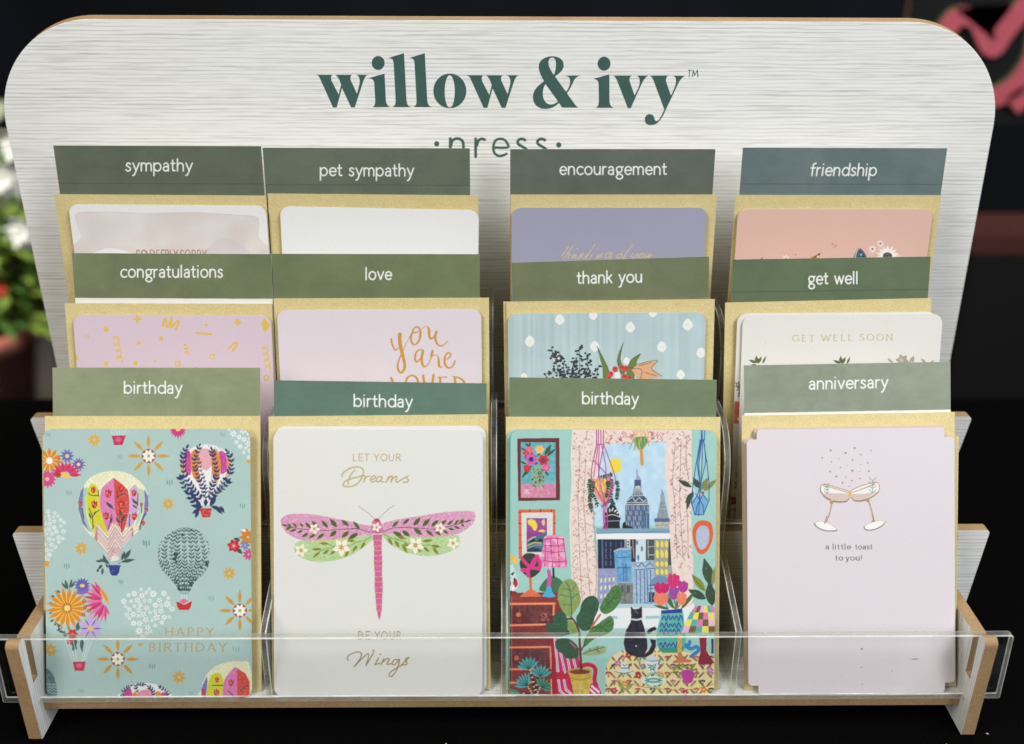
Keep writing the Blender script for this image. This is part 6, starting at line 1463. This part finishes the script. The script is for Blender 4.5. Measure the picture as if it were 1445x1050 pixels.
for P, w in (([(212, 365), (225, 440), (270, 510), (310, 480)], [26, 24, 20, 12]), ([(325, 300), (328, 420), (360, 560), (390, 690), (385, 770), (345, 815), (305, 780), (300, 700), (335, 590), (400, 450), (470, 310)], [52, 48, 44, 40, 36, 28, 30, 26, 18, 9, 8]), ([(500, 265), (475, 340), (490, 410), (525, 440), (580, 390), (605, 290), (590, 220), (545, 200), (505, 240), (520, 275), (580, 260), (650, 205), (690, 195), (718, 230), (722, 310), (745, 360), (785, 330), (815, 260)], [26, 30, 26, 22, 26, 32, 24, 22, 20, 18, 12, 8, 10, 34, 34, 26, 18, 20]), ([(818, 265), (805, 340), (825, 420), (880, 455), (930, 430), (975, 385)], [34, 32, 26, 20, 16, 12]),
             ([(640, 520), (600, 505), (550, 540), (530, 620), (550, 670), (590, 640), (630, 570), (645, 515)], [14, 18, 24, 30, 26, 18, 14, 16]), ([(640, 520), (620, 620), (630, 700), (660, 735), (710, 700), (750, 610), (768, 525)], [34, 36, 32, 22, 14, 18, 32]), ([(765, 530), (750, 600), (790, 575), (835, 590), (850, 650), (855, 720), (880, 745), (905, 730)], [32, 26, 10, 16, 32, 32, 18, 12]), ([(960, 640), (1000, 600), (1010, 560), (970, 550), (935, 600), (930, 680), (960, 740), (1010, 750), (1050, 710), (1068, 660)], [16, 20, 22, 22, 28, 32, 28, 22, 22, 24]),
             ([(210, 890), (225, 930), (230, 1040)], 34), ([(400, 1000), (420, 900), (480, 855), (545, 880), (575, 960), (570, 1050)], [28, 30, 26, 30, 34, 30]), ([(640, 860), (655, 950), (690, 1050)], 36), ([(780, 850), (765, 950), (720, 1050)], 34), ([(840, 882), (960, 876)], 16), ([(870, 885), (875, 1040)], 34), ([(1040, 870), (1120, 885), (1190, 940), (1200, 1040)], [18, 22, 34, 34]), ([(1070, 890), (1080, 1040)], 34)):
    cv.line(P, w, FG, **kw)
card('mid', (391, 437.4), (679, 435.7), .3, cv, 'blush card with gold brush lettering you are loved', xf=(6, 12.8), yf=(.8, 5.2), vis=4.6)
cv = art(712, 434, 1002, 548, (183, 203, 205), 67, .05)
b = vnoise(1, cv.w, 12, cv.rs); cv.c[..., :3] *= (1 + (b - .5) * .16)[..., None]
cv.zoom(2.837, 690, 190)
for x, y, r in ((163, 826, 21), (283, 740, 20), (417, 722, 18), (423, 846, 20), (565, 770, 20), (655, 712, 18), (795, 760, 22), (691, 848, 20), (848, 872, 20), (767, 960, 18), (550, 905, 14), (275, 895, 18), (140, 968, 14)): cv.poly([(x, y - r * 1.1), (x + r * .72, y - r * .5), (x + r * .88, y + r * .35), (x, y + r * 1.05), (x - r * .88, y + r * .35), (x - r * .72, y - r * .5)], (238, 238, 230), smooth=True); cv.line([(x - r * .3, y + r * .3), (x, y - r * .2), (x + r * .3, y + r * .3)], 2, (214, 222, 218))
DK = (44, 54, 62); rs = random.Random(3)
for P in ([(300, 985), (275, 930), (252, 860)], [(310, 985), (290, 900), (268, 880)], [(360, 985), (362, 920), (360, 850)], [(380, 985), (395, 930), (390, 880)], [(340, 985), (330, 940), (350, 900)], [(240, 985), (225, 960)], [(430, 985), (435, 930)], [(400, 985), (415, 950)]):
    cv.line(P, 2.5, DK); q = catmull(P, False, 7)
    for i in range(len(q)):
        for _ in range(2): cv.ell(q[i][0] + rs.uniform(-14, 14), q[i][1] + rs.uniform(-10, 10), rs.uniform(4, 6.5), rs.uniform(3.5, 5.5), DK)
for _ in range(70): cv.ell(rs.uniform(222, 440), rs.uniform(935, 985), rs.uniform(4, 6.5), rs.uniform(3, 5), DK)
LGN = (104, 128, 62)
for P in ([(432, 846), (455, 890), (478, 940), (490, 990), (462, 990), (455, 940)], [(537, 830), (525, 900), (545, 940), (530, 960), (512, 900)], [(606, 875), (565, 905), (555, 950), (580, 945), (590, 910)], [(550, 930), (580, 940), (575, 990), (555, 990)]): cv.poly(P, LGN, smooth=True); cv.line(P, 2, (40, 54, 40))
cv.poly([(590, 920), (640, 906), (675, 904), (650, 935), (690, 965), (640, 980), (600, 985), (570, 940)], (224, 170, 130)); 
for P in ([(590, 920), (640, 906), (675, 904), (650, 935), (690, 965)], [(575, 935), (610, 940), (605, 980)], [(600, 925), (650, 910)], [(620, 950), (670, 965)]): cv.line(P, 2.2, (70, 50, 44))
for x, y in ((504, 938, ), (486, 958), (530, 932), (548, 935), (540, 968), (560, 975), (478, 975)): cv.ell(x, y, 12, 12, (206, 74, 66)); cv.ell(x + 3, y - 3, 3, col=(70, 30, 30))
cv.ell(513, 965, 11, 16, (230, 236, 230))
card('mid', (716.8, 442.4), (996, 440.3), .42, cv, 'pale blue card with white dabs and the top of a wrapped bouquet', xf=(0, 99), yf=(0, 5), vis=4.6)
def getwell(seed):
    cv = art(1034, 436, 1340, 545, (229, 226, 219), seed, .008)
    cv.zoom(3.5, 1020, 440)
    G = (206, 180, 128)
    for s, a, b_ in (('GET', 342, 448), ('WELL', 484, 638), ('SOON', 674, 834)): lettering(cv, s, a, b_, 144 - (a - 340) * .014, 30, 4.4, G, CAP, .3, serif=.13, contrast=.5, foil=.35)
    for x, y in ((165, 240), (580, 242)):
        for a in ((x, y + 10, 40, 16, 200), (x, y + 10, 36, 18, 270), (x + 5, y + 14, 40, 18, 300), (x + 30, y + 14, 40, 12, 295), (x, y + 20, 40, 20, 160), (x + 10, y + 20, 34, 18, 60)): cv.leaf(*a, (92, 100, 52))
    TP = (168, 156, 138)
    cv.petals(885, 240, 6, 4, 30, 24, TP, 10); cv.ell(880, 236, 10, col=(196, 186, 170)); 
    for a in ((920, 250, 40, 14, 300), (935, 250, 34, 12, 280), (840, 250, 34, 12, 210), (830, 250, 30, 10, 240), (1000, 250, 34, 14, 220), (1020, 255, 30, 10, 320)): cv.leaf(*a, TP)
    for x, y in ((210, 150), (425, 190), (640, 40), (950, 28)): cv.ell(x, y, 2, col=(180, 176, 168))
    return cv
cv = art(1036, 436, 1060, 740, (226, 222, 214), 69, .01); cv.zoom(3.5, 1020, 440)
for x, y in ((80, 370), (86, 400), (74, 350), (90, 385)): cv.petals(x, y, 5, 2, 16, 9, (110, 104, 100))
cv.petals(84, 470, 6, 6, 40, 40, (196, 92, 66)); cv.petals(78, 520, 5, 6, 30, 30, (206, 110, 80)); cv.ell(86, 476, 9, col=(120, 60, 44)); cv.leaf(80, 545, 30, 12, 60, (60, 64, 60))
cv.petals(78, 800, 5, 2, 18, 14, (170, 60, 50)); cv.petals(80, 850, 5, 2, 26, 18, (160, 56, 46)); cv.petals(74, 930, 5, 2, 30, 22, (176, 70, 54)); cv.petals(76, 975, 4, 2, 20, 20, (196, 90, 60))
card('mid', (1040.3, 442.2), (1322, 439.7), .3, cv, 'cream card behind the get well soon card, red blooms down its left edge', xf=(0, .9), yf=(0, 13.5), vis=13.0)
card('mid', (1048, 445.2), (1330, 443), .46, getwell(68), 'cream card with gold words get well soon above olive leaf sprigs', xf=(0, 99), yf=(.6, 4.4), vis=4.4)
# ------------------------------------------------------------------ things behind the stand, out of focus
def lathe(name, prof, cx, cy, mat, parent=None, seg=40):
    v, f = [], []
    for r, z in prof:
        for i in range(seg):
            t = 2 * math.pi * i / seg
            v.append((cx + r * math.cos(t), cy + r * math.sin(t), z))
    for k in range(len(prof) - 1):
        for i in range(seg):
            j = (i + 1) % seg
            f.append([k * seg + i, k * seg + j, (k + 1) * seg + j, (k + 1) * seg + i])
    f.append(list(range(seg))[::-1])
    return link(name, mesh_of(name, v, f), mat, parent, 0, True)
def leaves_mesh(name, items, mats, parent):
    """items: (base, direction, length, width, material slot)"""
    v, f, mi = [], [], []
    for b, d, L, w, m in items:
        b = np.array(b, float); d = np.array(d, float); d /= np.linalg.norm(d)
        s = np.cross(d, (0.3, .2, 1)); s /= np.linalg.norm(s); n = np.cross(s, d)
        k = len(v)
        for t, q, h in ((0, .06, 0), (.3, .42, .10), (.6, .46, .10), (.85, .22, .0), (1, .02, -.10)):
            c = b + d * L * t + n * L * h
            v += [tuple(c - s * w * q), tuple(c + n * w * .08), tuple(c + s * w * q)]
        for i in range(4):
            a = k + i * 3
            f += [[a, a + 1, a + 4, a + 3], [a + 1, a + 2, a + 5, a + 4]]; mi += [m, m]
    return link(name, mesh_of(name, v, f, mi), mats, parent, 0, True)
random.seed(4)
TERRA = plain('terracotta', (204, 126, 102), .85); SOIL = plain('soil', (40, 30, 24), .95)
LEAF = plain('bright_leaf', (128, 154, 60), .55, 0, .35, 40); LEAF2 = plain('deep_leaf', (70, 104, 40), .55, 0, .3, 40)
PALE = plain('pale_sage_leaf', (136, 146, 118), .6, 0, .2, 40); WHITEP = plain('white_petal', (232, 232, 226), .6, 0, .05)
REDP = plain('red_petal', (196, 74, 48), .6); GREYV = plain('grey_glazed_vase', (128, 116, 106), .35)
PX, PY, PZ = on_y(4, 563, 120)[0], 120.0, -39.0
plant = empty('potted_plant', (PX, PY, PZ))
tag(plant, 'leafy green plant with red and white blooms in a terracotta pot', 'potted plant')
ztop = on_y(0, 484, 112)[2]
lathe('pot', [(6.0, PZ), (8.6, ztop - 3), (9.2, ztop - 3), (9.4, ztop), (8.6, ztop), (8.2, ztop - 1.5)], PX - 1.5, PY, TERRA, plant)
lathe('soil', [(8.3, ztop - 2), (8.3, ztop - 1.2), (.1, ztop - .8)], PX - 1.5, PY, SOIL, plant)
it = []
for i in range(420):
    a = random.uniform(0, 2 * math.pi); r = random.uniform(0, 12.0); z = random.uniform(ztop + 1.5, ztop + 17)
    b = (PX + 1 + r * math.cos(a), PY + r * math.sin(a) * .7, z)
    it.append((b, (math.cos(a) + random.uniform(-.6, .6), math.sin(a) * .8 + random.uniform(-.6, .3), random.uniform(-.3, .9)), random.uniform(3.8, 7.2), random.uniform(2.2, 3.8), random.choice((0, 0, 0, 1))))
leaves_mesh('foliage', it, [LEAF, LEAF2], plant)
def bloom(name, c, r, n, mat, parent):
    its = []
    for k in range(n):
        a = 2 * math.pi * k / n
        its.append((c, (math.cos(a), -.6 + .2 * (k % 2), math.sin(a)), r, r * .8, 0))
        its.append((c, (math.cos(a + .3) * .6, -1, math.sin(a + .3) * .6), r * .8, r * .7, 0))
    leaves_mesh(name, its, [mat], parent)
p = on_y(-2, 408, 106); bloom('red_bloom', p, 1.9, 9, REDP, plant)
for a, b in ((34, 326), (10, 250), (24, 205)):
    p = on_y(a, b, 106); bloom('white_bloom', p, 2.9, 9, WHITEP, plant)
VX = on_y(54, 500, 124)[0]
vase = empty('flower_vase', (VX, 124, PZ))
tag(vase, 'grey vase of pale sage foliage behind the left edge of the stand', 'vase')
z1 = on_y(54, 425, 124)[2]
lathe('vase_body', [(2.6, PZ), (3.2, z1 - 16), (2.8, z1 - 5), (2.2, z1 - 1), (2.5, z1), (2.0, z1 - .6)], VX, 124, GREYV, vase)
it = []
for i in range(300):
    t = random.random(); a = random.uniform(0, 2 * math.pi); r = 2 + 11 * t * random.random()
    b = (VX - 2 + r * math.cos(a), 125 + r * math.sin(a), z1 + 30 * t)
    it.append((b, (math.cos(a) + random.uniform(-.5, .5), math.sin(a), random.uniform(.1, 1.1)), random.uniform(2.6, 5.4), random.uniform(1.5, 2.9), random.choice((0, 0, 0, 1, 1, 2))))
leaves_mesh('foliage', it, [PALE, LEAF2, WHITEP], vase)

# pink and green script sign on a wooden stake
PINK = plain('pink_painted_face', (206, 92, 104), .6, 0, .06); GREENS = plain('olive_green_painted_side', (112, 124, 78), .7, 0, .08)
STAKE = plain('pale_wood_stake', (176, 146, 104), .7, 0, .15, 40); BLACKB = plain('black_sign_board', (7, 7, 8), .9)
YS = 116.0
P = on_y(1297, 10, YS + 2.2)
sign = empty('script_sign', (P[0], YS + 2.2, -39))
tag(sign, 'pink script letters with olive green sides behind the upper right corner', 'sign')
prism('stake', [(P[0] - 1.2, YS + 2.2), (P[0] + 1.2, YS + 2.2), (P[0] + 1.2, YS + 4.2), (P[0] - 1.2, YS + 4.2)], 'z', -39, 70, [STAKE, STAKE], sign, .1)
b0, b1 = on_y(1306, 175, YS + 1.6), on_y(1560, -190, YS + 1.6)
prism('board', rounded([(P[0] - 1.5, b0[2], .5), (b1[0], b0[2], .5), (b1[0], b1[2], .5), (P[0] - 1.5, b1[2], .5)]), 'y', YS + 1.25, YS + 2.1, [BLACKB, BLACKB], sign, .1)
for st in ([(1318, 88), (1330, 52), (1352, 24), (1378, 28), (1388, 46), (1400, 68), (1420, 42), (1452, 2), (1480, -40)],
           [(1466, 30), (1458, 82), (1436, 118), (1408, 136), (1380, 140)],
           [(1428, 150), (1450, 134), (1490, 120)]):
    rb = ribbon(st, 27)
    pts = [(on_y(a, b, YS)[0], on_y(a, b, YS)[2]) for a, b in rb]
    o = prism('letter', pts, 'y', YS, YS + 1.24, [PINK, GREENS], sign)
q0 = on_y(1440, 359, 118); q1 = on_y(1440, 334, 118); q2 = on_y(1368, 350, 118)
rr = rounded([(q2[0], 118, 1.5), (q2[0] + 34, 118, 1.5), (q2[0] + 34, 132, 1.5), (q2[0], 132, 1.5)])
box = empty('lidded_box', (q2[0] + 17, 125, -39))
tag(box, 'tall dark brown box with a rust red lid behind the right edge of the stand', 'box')
prism('box_body', [(XC2 + (x - XC2) * .97, 125 + (y - 125) * .97) for XC2 in [q2[0] + 17] for x, y in rr], 'z', -39, q0[2], [plain('dark_brown_card', (12, 6, 5), .95)] * 2, box)
prism('lid', rr, 'z', q0[2] - .02, q1[2], [plain('rust_red_card', (78, 34, 27), .7)] * 2, box)

# lint on the cloth
v, f = [], []
rs = random.Random(9)
for i in range(240):
    x, y = rs.uniform(-45, 48), rs.uniform(-9, 9)
    if -28 < x < 29 and y > -.5: continue
    s = rs.choice((.026, .035, .04, .06)); a = rs.uniform(0, 3.14); k = len(v)
    dx, dy = math.cos(a) * s * rs.uniform(.8, 2.4), math.sin(a) * s
    v += [(x - dx, y - dy, .012), (x + dy, y - dx, .03), (x + dx, y + dy, .012), (x - dy, y + dx, .04)]
    f.append([k, k + 1, k + 2, k + 3])
tag(link('lint', mesh_of('lint', v, f), plain('pale_lint', (190, 186, 176), .9)), 'specks of pale lint on the black cloth', 'lint', kind='stuff')
